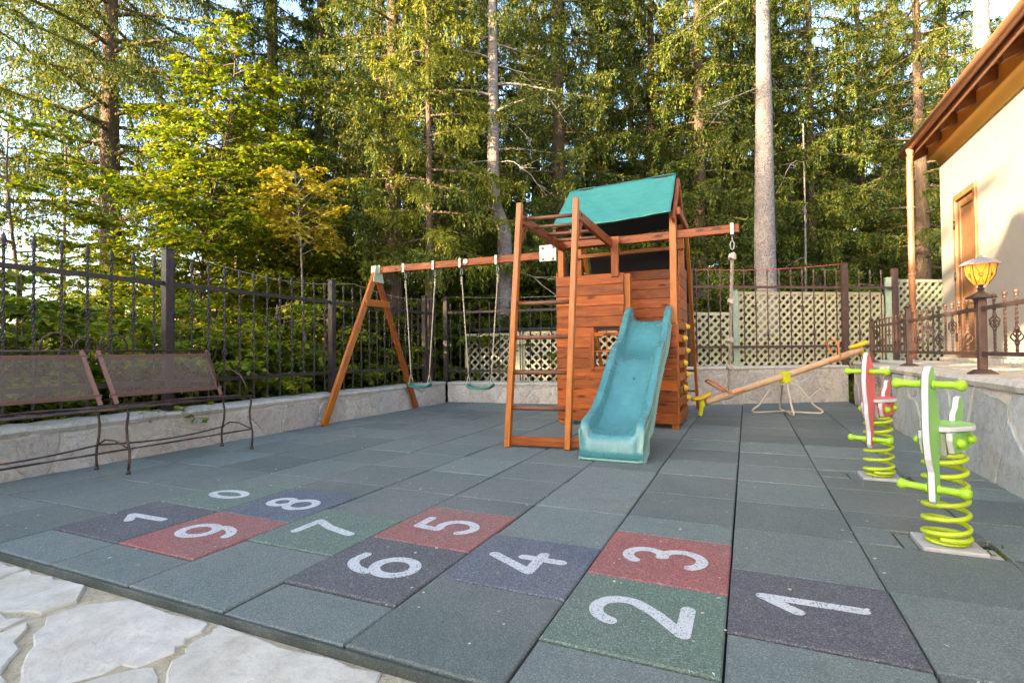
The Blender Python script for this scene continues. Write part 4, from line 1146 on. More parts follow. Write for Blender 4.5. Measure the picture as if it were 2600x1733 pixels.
og = [(.205, .835), (.240, .80), (.250, .72), (.252, .60), (.245, .50), (.225, .42), (.190, .36), (.188, .30), (.185, .23), (.165, .215), (.135, .235), (.125, .31), (.13, .37), (.125, .44), (.10, .50), (.10, .56), (.125, .64), (.150, .72), (.165, .80), (.18, .835)]
so = [(.135 * math.cos(R_(a)) * (1.0 + .12 * math.cos(R_(2 * a))) - .02, .100 * math.sin(R_(a)) * (1 + .10 * math.cos(R_(3 * a)))) for a in range(0, 360, 15)]
heading = R_(270 - 30)
rider('green spring rider with lime handlebars, nearest the camera on the right', M['ridg'], og, so, (.915, 1.50, .0), heading)
orr = [(.215, .885), (.235, .86), (.262, .78), (.272, .70), (.262, .60), (.24, .53), (.235, .46), (.215, .40), (.195, .34), (.19, .25), (.17, .222), (.145, .235), (.135, .32), (.14, .42), (.10, .47), (.08, .54), (.085, .60), (.09, .68), (.115, .76), (.155, .84), (.19, .88)]
rider('coral red spring rider in front of the pebble-dashed pier, farther from the camera', M['ridr'], orr, so, (.925, 2.93, .0), heading + R_(3))
# the plates let into the floor are parts of nothing that moves: each lies in its own cut-out
for i, (x, y, lab) in enumerate(((.915, 1.50, 'white ground plate bolted under the green spring rider'), (.925, 2.93, 'white ground plate bolted under the red spring rider'))):
    mb = MB(); mb.box((x - .115, y - .115, -.04), (x + .125, y + .115, .010)); mb.box((x + .126, y - .105, -.04), (x + .18, y + .03, -.012))
    tag(mb.build('ground_plate', m_conc, origin=(x, y, -.04), bevel=.006), lab, 'ground plate', 'plates under the spring riders')
    mb = MB(); mb.box((x - .185, y - .10, -.04), (x - .13, y + .10, -.006)); tag(mb.build('floor_offcut', M['rub'], origin=(x - .16, y, -.04)), 'narrow rubber offcut let into the floor left of the %s rider plate' % ('green' if i == 0 else 'red'), 'floor offcut')

# ------------------------------------------------------------------ iron bench
bench = thing('iron_bench', 'long wrought iron garden bench with perforated back panels and scrolls by the left wall', 'bench', (-4.5, .95, 0))
BX0, BX1 = -4.74, -4.31
def ben(pts, r=.008, n=6): return MB(), pts
ends = (2.06, .95, -.16)
for yl in ends:
    for x, s in ((BX0 + .05, -1), (BX1, 1)):
        mb = MB(); k_ = .022 * s
        mb.tube([(x, yl, .495), (x + k_ * .2, yl, .45), (x - k_ * .7, yl, .36), (x - k_ * .3, yl, .27), (x + k_, yl, .17), (x + k_ * 1.1, yl - .002, .10), (x + k_ * .7, yl - .004, .02)], .0095, 7)
        mb.lathe([(.014, 0), (.018, .004), (.016, .02), (.010, .026)], (x + k_ * .7, yl - .004, 0), 8); mb.build('leg', M['benchiron'], bench)
    mb = MB(); mb.tube([(BX0 + .04, yl, .20), (BX0 + .14, yl, .245), (BX0 + .26, yl, .245), (BX1 + .01, yl, .195)], .0065, 6); mb.build('leg_stretcher', M['benchiron'], bench)
mb = MB()
for j in range(2):
    ya, yb = ends[j + 1], ends[j]
    mb.tube([(BX0 + .06, ya + (yb - ya) * i / 14, .20 - .035 * math.sin(math.pi * i / 14)) for i in range(15)], .007, 6)
    mb.twist((BX1, ya, .19), (BX1, yb, .19), .011, 22, 90)
mb.build('lower_rail', M['benchiron'], bench)
# seat frame: rails, cross straps and a waved rod
mb = MB()
for x, z in ((BX1 + .015, .505), (BX1 - .055, .507), (BX0 + .03, .50)): mb.tube([(x, ends[2] - .02, z), (x, ends[0] + .01, z)], .0085, 6)
mb.build('seat_frame', M['benchiron'], bench)
mb = MB()
for yl in (ends[2], .38, .95, 1.50, ends[0] - .0): mb.beam((BX0 + .03, yl, .5), (BX1 + .015, yl, .515), .022, .006)
mb.build('cross_strap', M['benchiron'], bench)
mb = MB()
for j in range(2):
    ya, yb = ends[j + 1], ends[j]
    mb.tube([(BX0 + .22 + .11 * math.sin(2 * math.pi * i / 24 + 1.0), ya + (yb - ya) * i / 24, .512) for i in range(25)], .009, 6)
mb.build('waved_rod', M['benchiron'], bench)
# perforated back panels
pm, nt, bb, out = new_mat('perforated_sheet'); k = N(nt)
bb.inputs['Base Color'].default_value = (.36, .26, .20, 1); bb.inputs['Roughness'].default_value = .6; bb.inputs['Metallic'].default_value = .2
pp = k.geo(); sx = k.n('SeparateXYZ'); k.l(pp, sx.inputs[0])
wv = lambda s, ph: k.math('SINE', k.math('ADD', k.math('MULTIPLY', s, 6.2832 / .011), ph))
fac = k.ramp(k.math('MULTIPLY', wv(sx.outputs[1], 0), wv(sx.outputs[2], 0)), [(.0, BLK), (.06, WHT)])
fac = k.ramp(k.math('ABSOLUTE', k.math('MULTIPLY', wv(sx.outputs[1], 0), wv(sx.outputs[2], 0))), [(.17, BLK), (.23, WHT)])
tr = k.n('BsdfTransparent'); mx = k.n('MixShader'); k.l(fac, mx.inputs[0]); k.l(bb.outputs[0], mx.inputs[1]); k.l(tr.outputs[0], mx.inputs[2]); k.l(mx.outputs[0], out.inputs[0])
for ya, yb in ((.985, 1.93), (.0, .865)):
    sh = .055
    P = lambda y, z: (BX0 + .05 + (.92 - z) * -.10 + .0, y + (.92 - z) * .24 * (1 if ya > .9 else 1), z)
    P = lambda y, z: (-4.77 + (.95 - z) * .20, y + (.95 - z) * .22, z)
    za, zb = .585, .905
    mb = MB(); mb.add([P(ya, za), P(yb, za), P(yb, zb), P(ya, zb)], [(0, 1, 2, 3)]); bp = mb.build('back_panel', pm, bench)
    mb = MB()
    for q in ((P(ya - .03, za), P(yb + .03, za)), (P(ya - .03, zb), P(yb + .03, zb))): mb.beam(q[0], q[1], .012, .030, up=(.2, 0, 1))
    for q in ((P(ya, za - .07), P(ya, zb + .05)), (P(yb, za - .07), P(yb, zb + .05))): mb.beam(q[0], q[1], .032, .012, up=(1, 0, 0))
    mb.build('panel_frame', M['ironb'] if False else metal_paint('bench_frame', (.24, .13, .10), (.30, .16, .11), .5), bp)
mb = MB(); mb.tube([(-4.775, -.2, .952), (-4.775, 1.92, .952)], .009, 6); mb.build('top_rail', M['benchiron'], bench)
def spiral(cy, cz, r0, a0, a1, r1, n=26): return [(-4.775, cy + (r0 + (r1 - r0) * i / n) * math.cos(R_(a0 + (a1 - a0) * i / n)), cz + (r0 + (r1 - r0) * i / n) * math.sin(R_(a0 + (a1 - a0) * i / n))) for i in range(n + 1)]
mb = MB()
for c, s in ((.735, -1), (1.075, 1)):
    mb.tube([(-4.775, c + s * (y), z) for y, z in [(.135, .955), (.138, 1.0), (.115, 1.055), (.06, 1.09), (.0, 1.09), (-.05, 1.06), (-.078, 1.01), (-.07, .972), (-.035, .962), (-.008, .978), (-.004, 1.0), (-.02, 1.012), (-.034, 1.002)]], .0075, 6)
mb.tube(spiral(.905, .975, .085, 200, -20, .085, 16), .007, 6)
mb.build('back_scroll', M['benchiron'], bench)
# arm rest at the right end
mb = MB(); mb.tube([(-4.70, 2.0, .60), (-4.68, 1.99, .72), (-4.60, 1.99, .765), (-4.50, 2.0, .765), (-4.40, 2.02, .71), (-4.34, 2.03, .61), (-4.33, 2.04, .53)], .008, 6); mb.tube([(-4.75, 1.93, .95), (-4.71, 1.98, .72), (-4.69, 2.03, .50)], .008, 6); mb.build('armrest', M['benchiron'], bench)

# ------------------------------------------------------------------ vegetation
M['needle'] = leafmat('spruce_needles', [(0, (.026, .052, .012)), (.35, (.052, .092, .015)), (.65, (.100, .135, .018)), (.88, (.18, .18, .022)), (1, (.21, .13, .035))], .30)
M['needle_y'] = leafmat('young_spruce_needles', [(0, (.08, .11, .014)), (.5, (.17, .20, .022)), (1, (.30, .28, .03))], .32)
M['leaf_y'] = leafmat('yellow_green_leaves', [(0, (.075, .14, .012)), (.45, (.165, .235, .016)), (.8, (.28, .30, .018)), (1, (.38, .28, .02))], .45)
M['leaf_g'] = leafmat('green_leaves', [(0, (.06, .115, .018)), (.5, (.14, .205, .022)), (.85, (.25, .27, .025)), (1, (.34, .27, .03))], .48)
M['leaf_gold'] = leafmat('golden_leaves', [(0, (.22, .22, .025)), (.5, (.40, .34, .04)), (1, (.50, .34, .05))], .4)
M['bark_b'] = barkmat('brown_bark', (.085, .055, .038), (.15, .10, .072), (.22, .155, .11), 22, 6)
M['bark_g'] = barkmat('grey_bark', (.16, .13, .12), (.26, .22, .20), (.35, .31, .28), 7, 16, 0)
M['bark_s'] = barkmat('speckled_grey_bark', (.155, .13, .125), (.235, .205, .195), (.31, .275, .265), 14, 12, 1)
M['twig'] = plain('dry_twig', (.16, .12, .085), .9, 0, 20, .3)

def unit(a): return a / np.maximum(np.linalg.norm(a, axis=-1, keepdims=True), 1e-9)
def blades(B, D, L, W, rg):
    """diamond blades: bases B, directions D, lengths L, widths W"""
    rv = rg.normal(size=B.shape); Sd = unit(np.cross(D, rv)) * (W / 2)[:, None]
    tip = B + D * L[:, None]; mid = B + D * (L * .5)[:, None]
    return np.stack([B, mid + Sd, tip, mid - Sd], 1)
def spruce_branches(rg, zlo, zhi, L0, nb, hang=.6, dens=26, droop=.30, e0=.05, top=.25, cords=.5, az=None, r0=.1, bw=1.0, lmin=.5, bend=None):
    Q = []; tubes = []
    for i in range(nb):
        f = (i + rg.random()) / nb; z = zlo + (zhi - zlo) * f
        L = max(lmin, L0 * (1 - (1 - top) * f) * rg.uniform(.72, 1.1))
        a = i * 2.39996 + rg.uniform(-.5, .5) if az is None else rg.uniform(*az)
        h = np.array([math.cos(a), math.sin(a), 0.]); p = np.array([-h[1], h[0], 0.])
        bz_ = np.array([*(bend(z) if bend else (0, 0)), z])
        cv_ = rg.uniform(-.12, .12); dr = droop * rg.uniform(.7, 1.3); ee = e0 + rg.uniform(-.12, .12)
        def C(t):
            t = np.asarray(t)[..., None]
            return bz_ + h * (L * t) + p * (cv_ * L * t * t) + np.array([0, 0, 1.]) * L * (ee * t - dr * t * t * 1.5 + dr * .85 * t ** 3.2)
        ts = np.linspace(0, 1, 9); pts = C(ts)
        tubes.append((pts, np.linspace(.012 + .012 * L, .004, 9)))
        n2 = int(L * dens)
        t2 = rg.uniform(.10, 1, n2) ** .85; B = C(t2); sd = rg.choice([-1., 1.], n2)
        D2 = unit(h * rg.uniform(.35, .9, n2)[:, None] + p * (sd * rg.uniform(.5, 1, n2))[:, None] + rg.normal(0, .12, (n2, 3)))
        l2 = np.clip(.42 * L * (1.08 - t2), .10, .62) * rg.uniform(.55, 1.15, n2)
        k = 13; idx = np.repeat(np.arange(n2), k); s = rg.uniform(.05, 1, n2 * k)
        hg = hang * rg.uniform(.4, 1.2, n2)
        P = B[idx] + D2[idx] * (l2[idx] * s * (1 - .25 * hg[idx]))[:, None] - np.array([0, 0, 1.]) * (l2[idx] * hg[idx] * s * s)[:, None]
        Dd = unit(D2[idx] * (1 - .55 * hg[idx] * s)[:, None] - np.array([0, 0, 1.]) * (hg[idx] * s * 1.6)[:, None] + rg.normal(0, .62, (n2 * k, 3)))
        Q.append(blades(P, Dd, rg.uniform(.045, .105, n2 * k), rg.uniform(.013, .024, n2 * k) * bw, rg))
        n3 = int(L * dens * cords)
        if n3:
            t3 = rg.uniform(.15, 1, n3); off = p * (rg.normal(0, .16, n3) * L * .5 * (1.1 - t3))[:, None]; B = C(t3) + off
            l3 = rg.uniform(.15, .62, n3) * hang * 1.3; k = 12; idx = np.repeat(np.arange(n3), k); s = np.tile(np.linspace(0, .95, k), n3)
            P = B[idx] - np.array([0, 0, 1.]) * (l3[idx] * s)[:, None] + rg.normal(0, .012, (n3 * k, 3))
            Dd = unit(rg.normal(0, .50, (n3 * k, 3)) - np.array([0, 0, 1.]))
            Q.append(blades(P, Dd, rg.uniform(.05, .11, n3 * k), rg.uniform(.014, .024, n3 * k) * bw, rg))
        n4 = int(L * 14); t4 = rg.uniform(.3, 1, n4); P = C(t4)
        Q.append(blades(P, unit(h + rg.normal(0, .5, (n4, 3))), rg.uniform(.08, .15, n4), rg.uniform(.025, .04, n4) * bw, rg))
    return np.concatenate(Q), tubes
def trunk_mb(r0, H, rg, taper=.045, bend=None, seg=26, nn=14, z0=-.3):
    mb = MB(); pts = []; rs = []; ph = rg.uniform(0, 6)
    for i in range(seg + 1):
        z = z0 + (H - z0) * i / seg; x = y = 0.
        if bend:
            x, y = bend(z)
        pts.append((x + .02 * math.sin(z * .6 + ph), y + .02 * math.cos(z * .5 + ph), z)); rs.append(max(.02, r0 * (1 - taper * max(z, 0)) + r0 * .35 * math.exp(-max(z, 0) * 2.2)) * (1 + .02 * math.sin(z * 5 + ph)))
    mb.tube(pts, rs, nn); return mb
def add_tubes(mb, tubes, n=4):
    for pts, rs in tubes: mb.tube([tuple(q) for q in pts], [float(r) for r in rs], n, caps=False)
def make_spruce(name, label, cat, seed, r0, H, bark, spec, needle='needle', bend=None, dead=0, deadz=(2, 7), group=None):
    rg = np.random.default_rng(seed)
    root = thing(name, label, cat, (0, 0, 0), group)
    mb = trunk_mb(r0, H, rg, .9 / H, bend)
    Qs = []; bt = MB(); any_ = False
    for sp in spec:
        Q, tb = spruce_branches(rg, bend=bend, **sp)    # branches follow the leaning stem
        Qs.append(Q); add_tubes(bt, tb); any_ = True
    if dead:
        for i in range(dead):
            z = rg.uniform(*deadz); a = rg.uniform(0, 6.28); L = rg.uniform(.5, 1.9); ox, oy = bend(z) if bend else (0, 0)
            d0 = np.array([math.cos(a), math.sin(a), 0]); pts = [np.array([ox, oy, z]) + d0 * L * t + np.array([0, 0, 1]) * L * (.1 * t - .75 * t * t) + rg.normal(0, .02, 3) for t in np.linspace(0, 1, 8)]
            tb = [(pts, np.linspace(.016, .004, 8))]
            for j in range(4):
                b = pts[rg.integers(2, 7)]; d1 = unit(d0 + rg.normal(0, .6, 3) - np.array([0, 0, .5])); tb.append(([b + d1 * t * L * .35 for t in np.linspace(0, 1, 4)], np.linspace(.007, .003, 4)))
            add_tubes(mb, tb)
    mb.build('trunk', M[bark], root)
    if any_: bt.build('branches', M[bark], root)
    if Qs: quads_mesh('crown', np.concatenate(Qs), M[needle], root)
    return root
def place(proto, label, loc, rot=0., sc=1., group=None, first=False):
    o = proto if first else copy_tree(proto)
    o.location = loc; o.rotation_euler = (0, 0, rot); o.scale = (sc, sc, sc); o['label'] = label
    if group: o['group'] = group
    return o

def make_leafy(name, label, cat, seed, H, spread, nlimb, mat, leaf=(.055, .095), ntw=11, nl=13, stems=1, zlo=.2, up=.35, group=None, bark='bark_b', droop=.25, r0=.045):
    rg = np.random.default_rng(seed); root = thing(name, label, cat, (0, 0, 0), group)
    mb = MB(); Q = []
    for s in range(stems):
        a = rg.uniform(0, 6.28); lean = rg.uniform(.02, .16) * (1 if stems == 1 else 2.4); Hs = H * rg.uniform(.75, 1) if stems > 1 else H
        def stem(z): return np.array([math.cos(a) * lean * z + .05 * math.sin(z * 1.7 + a), math.sin(a) * lean * z + .05 * math.cos(z * 1.4), z])
        zz = np.linspace(-.25, Hs, 12); mb.tube([tuple(stem(z)) for z in zz], [max(.006, r0 * (1 - .85 * max(z, 0) / Hs)) for z in zz], 7)
        n = max(3, nlimb // stems)
        for i in range(n):
            f = (i + rg.random()) / n; z = zlo * Hs + (1 - zlo) * Hs * f; az = i * 2.4 + rg.uniform(-.6, .6)
            L = spread * (1 - .62 * f) * rg.uniform(.6, 1.1) * (.75 + .5 * min(1, f * 3)); h = np.array([math.cos(az), math.sin(az), 0]); p = np.array([-h[1], h[0], 0]); u = np.array([0, 0, 1.])
            b0 = stem(z); bd = rg.uniform(-.25, .25); uu = up * rg.uniform(.5, 1.4)
            C = lambda t: b0 + h * L * t + p * bd * L * t * t + u * L * (uu * t - droop * t * t)
            mb.tube([tuple(C(t)) for t in np.linspace(0, 1, 6)], list(np.linspace(.004 + .008 * L, .003, 6)), 4, caps=False)
            m = max(4, int(ntw * L / spread * 1.4))
            t2 = rg.uniform(.18, 1, m); t2[0] = 1.
            for j, t in enumerate(t2):
                B = C(t); sd = rg.choice([-1, 1]); d = unit(h * rg.uniform(.3, 1) + p * sd * rg.uniform(.3, 1) + u * rg.uniform(-.25, .3)); l = rg.uniform(.2, .75) * (.5 + .5 * spread / 1.6) * (1.15 - .5 * t)
                s_ = rg.uniform(.1, 1.02, nl); W = B + d * (l * s_)[:, None] - u * (l * .25 * s_ * s_)[:, None]
                side = unit(np.cross(d, u) + 1e-6); sg = rg.choice([-1., 1.], nl)
                D = unit(d * rg.uniform(.2, .9, nl)[:, None] + side * (sg * rg.uniform(.3, 1, nl))[:, None] - u * rg.uniform(-.1, .55, nl)[:, None] + rg.normal(0, .15, (nl, 3)))
                LL = rg.uniform(leaf[0], leaf[1], nl); nrm = unit(u + rg.normal(0, .5, (nl, 3))); S_ = unit(np.cross(D, nrm)) * (LL * .34)[:, None]
                tip = W + D * LL[:, None]; mid = W + D * (LL * .45)[:, None] + nrm * (LL * .08)[:, None]
                Q.append(np.stack([W, mid + S_, tip, mid - S_], 1))
    mb.build('stem', M[bark], root); quads_mesh('foliage', np.concatenate(Q), M[mat], root)
    return root

def ground_pt(px, dep):
    """point of the ground plan under a column of the picture (px of 2352) at a depth"""
    c, s = math.cos(YAW), math.sin(YAW)
    k_ = (px * 2600 / 2352 - 1300) / FPX * dep
    return CAM[0] - s * dep + c * k_, CAM[1] + c * dep + s * k_
YAW, PITCH, ROLL, FPX = .4175, .0175, -.0094, 1342.5; CAM = (.0756, -1.5915, .9216)

GS = 'tall spruces of the forest behind the playground'
# four background spruces, then copies
pro = []
specs = [dict(zlo=.7, zhi=12, L0=2.9, nb=112, hang=.8, dens=30, droop=.34, cords=.7, bw=1.35),
         dict(zlo=1.6, zhi=12.5, L0=2.6, nb=104, hang=.95, dens=30, droop=.42, cords=.8, bw=1.35),
         dict(zlo=.4, zhi=11, L0=2.5, nb=112, hang=.6, dens=32, droop=.25, e0=.0, bw=1.35),
         dict(zlo=2.8, zhi=13, L0=2.7, nb=96, hang=.85, dens=30, droop=.38, cords=.8, bw=1.35)]
for i, sp in enumerate(specs):
    pro.append(make_spruce('spruce_tree', '', 'spruce', 40 + i, .155 + .02 * i, 15, 'bark_b', [sp], group=GS, dead=8 if i in (1, 3) else 0, deadz=(.8, 3.5)))
used = set()
def spr(i, px, dep, label, rot=None, sc=1.0):
    x, y = ground_pt(px, dep); r = random.uniform(0, 6.28) if rot is None else rot
    place(pro[i], label, (x, y, gz(x, y)), r, sc, GS, i not in used); used.add(i)
random.seed(3)
spr(3, 905, 10.6, 'broad drooping spruce directly behind the A-frame of the swings', 1.0, 1.0)
spr(1, 1010, 13.8, 'drooping spruce standing left of the bent grey trunk, behind the swing beam', None, 1.05)
spr(2, 735, 13.0, 'dense spruce between the yellow-green saplings and the swing A-frame', None, .95)
spr(3, 1290, 13.2, 'spruce right of the bent grey trunk, its bare lower stem above the monkey bars', None, 1.1)
spr(1, 1385, 15.2, 'slim dark spruce stem just left above the green tarpaulin roof', None, 1.05)
spr(0, 1505, 14.2, 'full dark spruce right above the green tarpaulin roof', None, 1.1)
spr(3, 1612, 13.6, 'spruce just right of the tower above the rope arm', None, 1.0)
spr(1, 1690, 16.5, 'spruce with a sunlit brown stem left of the speckled grey trunk', None, 1.1)
spr(0, 1455, 18.5, 'farther spruce deep in the forest behind the tower roof', None, 1.2)
spr(2, 1235, 18.0, 'farther spruce deep in the forest right of the bent trunk', None, 1.2)
spr(0, 1085, 18.5, 'farther spruce deep in the forest left of the bent trunk', None, 1.2)
spr(2, 1590, 20.0, 'farther spruce deep in the forest right of the tower roof', None, 1.2)
spr(0, 1870, 15.6, 'dark hanging spruce right behind the speckled grey trunk', None, 1.12)
spr(3, 1795, 19.5, 'farther spruce deep in the forest behind the speckled grey trunk', None, 1.2)
spr(2, 1935, 22.0, 'farther spruce beyond the widest lattice screen', None, 1.0)
spr(2, 2230, 23.0, 'farther spruce behind the eaves of the cream house', None, 1.05)
spr(1, 2060, 30.0, 'distant spruce in the gap between the downpipe and the dark forest', None, 1.0)
spr(0, 560, 19.0, 'farther spruce behind the yellow-green saplings on the left', None, .78)
spr(2, 880, 19.5, 'farther spruce far behind the swing A-frame', None, 1.15)
spr(2, 640, 24.0, 'distant spruce far behind the yellow-green saplings', None, .8)

spr(2, 628, 12.4, 'dense spruce left of the golden shrub, below the open sky', None, 1.1)
spr(0, 800, 16.0, 'dense spruce behind the left swing leg, deeper in the forest', None, 1.15)
spr(0, 1985, 17.5, 'airy spruce right of the dark forest, left of the copper downpipe', None, 1.1)
spr(2, 2185, 17.0, 'spruce right of the brown airy trunk, behind the house corner', None, 1.25)
spr(0, 2060, 21.0, 'farther spruce between the airy trunk and the dark forest', None, 1.25)
spr(2, 1140, 15.5, 'dense spruce directly behind the bent grey trunk', None, 1.2)
spr(2, 1750, 15.0, 'dense spruce directly behind the speckled grey trunk', None, 1.2)
# trees with stems of their own
def at_px(px, dep): x, y = ground_pt(px, dep); return (x, y, gz(x, y))
o = make_spruce('spruce_tree', 'tall brown spruce trunk with sparse drooping branches at the far left', 'spruce', 71, .235, 15, 'bark_b',
    [dict(zlo=3.6, zhi=12, L0=3.9, nb=84, hang=1.0, dens=26, droop=.46, e0=.18, cords=1.0, top=.55, bw=1.25)], bend=lambda z: (-.02 * z, 0), dead=6, deadz=(3, 7)); o.location = at_px(261, 10.6)
def b2(z):                                          # the kink in the middle trunk
    t = min(1, max(0, (z - 3.35) / .9)); t = t * t * (3 - 2 * t)
    return (-.22 * t + .05 * math.exp(-((z - 3.35) / .4) ** 2) + .012 * max(0, z - 4.2) - .012 * min(z, 3.3), 0)
o = make_spruce('spruce_tree', 'bent smooth grey trunk with dead hanging branches rising behind the swings', 'spruce', 72, .185, 14, 'bark_g',
    [dict(zlo=5.2, zhi=13, L0=2.2, nb=30, hang=.7, dens=24, droop=.4)], bend=b2, dead=8, deadz=(2.4, 7.5)); o.location = at_px(1162, 11); o.rotation_euler = (0, 0, YAW)
o = make_spruce('spruce_tree', 'thick straight speckled grey trunk right of the play tower', 'spruce', 73, .255, 15, 'bark_s',
    [dict(zlo=8.6, zhi=14, L0=2.6, nb=30, hang=.7, dens=24, droop=.35)], dead=3, deadz=(6.3, 7.6)); o.location = at_px(1763, 11)
o = make_spruce('spruce_tree', 'brown spruce trunk with open airy branches left of the house eaves', 'spruce', 74, .23, 16, 'bark_b',
    [dict(zlo=3.2, zhi=14, L0=3.4, nb=76, hang=.7, dens=24, droop=.3, e0=.0, cords=.6, top=.4, bw=1.15)], dead=5, deadz=(2, 5)); o.location = at_px(2123, 15)
o = make_spruce('spruce_tree', 'pale thick trunk showing above the house roof in the top right corner', 'spruce', 75, .34, 17, 'bark_s',
    [dict(zlo=11, zhi=16, L0=2.6, nb=24, hang=.7, dens=20)]); o.location = at_px(2272, 13.5)
o = make_spruce('bare_trunk', 'thin bare grey stem standing just right of the speckled trunk', 'tree', 76, .05, 7, 'bark_g', [], dead=4, deadz=(3, 6)); o.location = at_px(1853, 14)
o = make_spruce('spruce_tree', 'bright young spruce in front of the dark spruces, left of the bent trunk', 'spruce', 77, .09, 11, 'bark_b',
    [dict(zlo=2.6, zhi=10, L0=2.1, nb=54, hang=.6, dens=28, droop=.3, cords=.5, bw=1.15)], 'needle_y'); o.location = at_px(985, 9.9)
o = make_spruce('young_spruce', 'small thin spruce sapling with a bare tip at the far left against the sky', 'young tree', 78, .04, 4.6, 'bark_b',
    [dict(zlo=.5, zhi=4.3, L0=1.0, nb=44, hang=.25, dens=16, droop=.1, e0=.1, top=.08, cords=0, lmin=.12)]); o.location = at_px(150, 9.0)

# broad-leaved saplings and bushes along the left fence
GL = 'leafy saplings behind the left iron fence'; GB = 'bushes behind the iron fences'
lp = [make_leafy('leafy_sapling', '', 'young tree', 90, 5.4, 1.9, 52, 'leaf_y', ntw=24, nl=24, group=GL, leaf=(.05, .095)),
      make_leafy('leafy_sapling', '', 'young tree', 91, 4.6, 1.6, 40, 'leaf_g', ntw=20, nl=22, group=GL, leaf=(.045, .085)),
      make_leafy('leafy_sapling', '', 'young tree', 92, 6.4, 1.8, 50, 'leaf_y', ntw=23, nl=24, group=GL, leaf=(.05, .095))]
bp_ = [make_leafy('bush', '', 'bush', 95, 2.0, 1.0, 44, 'leaf_g', ntw=15, nl=16, leaf=(.06, .11), stems=6, zlo=.05, group=GB, r0=.02),
       make_leafy('bush', '', 'bush', 96, 1.6, .95, 40, 'leaf_y', ntw=15, nl=16, leaf=(.06, .11), stems=6, zlo=.05, group=GB, r0=.018),
       make_leafy('bush', '', 'bush', 97, 2.4, 1.1, 46, 'leaf_g', ntw=15, nl=16, leaf=(.06, .11), stems=5, zlo=.04, group=GB, r0=.02)]
u1, u2 = set(), set()
def sap(i, px, dep, label, sc=1.0):
    place(lp[i], label, at_px(px, dep), random.uniform(0, 6.28), sc, GL, i not in u1); u1.add(i)
def bush(i, x, y, label, sc=1.0):
    place(bp_[i], label, (x, y, gz(x, y) - .02), random.uniform(0, 6.28), sc, GB, i not in u2); u2.add(i)
sap(1, 35, 7.6, 'dark green sapling cut by the left edge of the picture', .95)
sap(1, 205, 9.4, 'green sapling in front of the brown trunk at the far left', .62)
sap(0, 425, 8.9, 'broad yellow-green sapling right of the brown trunk', 1.0)
sap(2, 535, 9.6, 'tallest yellow-green sapling, its top against the sky', 1.05)
sap(0, 655, 9.8, 'yellow-green sapling left of the golden shrub', .85)
sap(0, 350, 12.2, 'yellow-green sapling farther behind the tall brown trunk', .72)
sap(2, 470, 12.5, 'farther yellow-green sapling against the pale sky', .85)
o = make_leafy('golden_shrub', 'golden yellow shrub on a thin pale stem in front of the dark spruces', 'shrub', 99, 4.0, .75, 26, 'leaf_gold', ntw=12, nl=14, zlo=.66, up=.8, bark='bark_g', r0=.03); o.location = at_px(722, 8.2)
rb = random.Random(31); wordy = {0: 'green', 1: 'yellow-green', 2: 'tall dark green'}
spots = [(-6.12, .2, 1, 1.0, 'behind the left end of the bench'), (-6.2, 1.0, 0, .95, 'behind the bench scrolls'), (-6.12, 1.8, 1, 1.0, 'behind the tall fence post by the bench'), (-6.2, 2.6, 0, .9, 'right of the tall fence post by the bench'),
         (-6.2, 3.35, 1, 1.0, 'between the bench and the swing legs'), (-6.12, 4.1, 2, .8, 'behind the second fence post'), (-6.2, 4.9, 0, .9, 'behind the front swing leg'), (-6.12, 5.7, 1, .95, 'between the two swing legs'), (-6.2, 6.6, 2, .85, 'behind the left fence near the corner'),
         (-7.2, -.2, 2, .75, 'in the second row at the left edge'), (-7.3, .9, 2, .7, 'in the second row behind the bench'), (-7.2, 2.1, 0, .85, 'in the second row right of the bench'), (-7.3, 3.3, 2, .75, 'in the second row near the second fence post'), (-7.2, 4.6, 2, .75, 'in the second row behind the swing legs'), (-7.0, 5.9, 0, 1.2, 'in the second row left of the corner'),
         (-6.3, 7.6, 2, 1.0, 'outside the fence corner'), (-5.2, 8.5, 0, 1.1, 'behind the corner posts'), (-4.2, 8.9, 2, .9, 'behind the first swing'), (-3.2, 9.1, 0, 1.0, 'behind the second swing'), (-2.2, 9.4, 2, .95, 'behind the ladder'), (-1.2, 9.8, 0, 1.0, 'behind the tower'),
         (-7.6, 8.6, 2, 1.2, 'in the second row outside the corner'), (-5.6, 10.2, 2, 1.15, 'deep behind the corner'), (-3.6, 10.8, 2, 1.1, 'deep behind the swings'), (-8.8, 6.6, 0, 1.4, 'in the third row left of the corner'),
         (.2, 9.6, 0, .8, 'behind the lower lattice screen'), (2.6, 12.4, 2, 1.0, 'behind the widest lattice screen'), (3.9, 13.2, 0, 1.2, 'behind the tallest lattice screen'), (1.6, 13.8, 2, 1.1, 'deep behind the widest lattice screen'), (-.4, 12.6, 2, 1.1, 'left of the speckled trunk')]
for x, y, i, sc, w in spots: bush(i, x, y, '%s bush %s' % (wordy[i], w), sc)
# leafy tree far right between the trunks
o = make_leafy('leafy_tree', 'dark green leafy tree between the thin bare stem and the copper downpipe', 'tree', 93, 6.0, 2.0, 34, 'leaf_g', ntw=14, nl=14, r0=.07, bark='bark_b'); o.location = at_px(1955, 17.5)
o = copy_tree(o); o['label'] = 'dark green leafy tree low behind the tallest lattice screen'; o.location = at_px(2060, 19); o.rotation_euler = (0, 0, 2.0); o.scale = (.8, .8, .8)
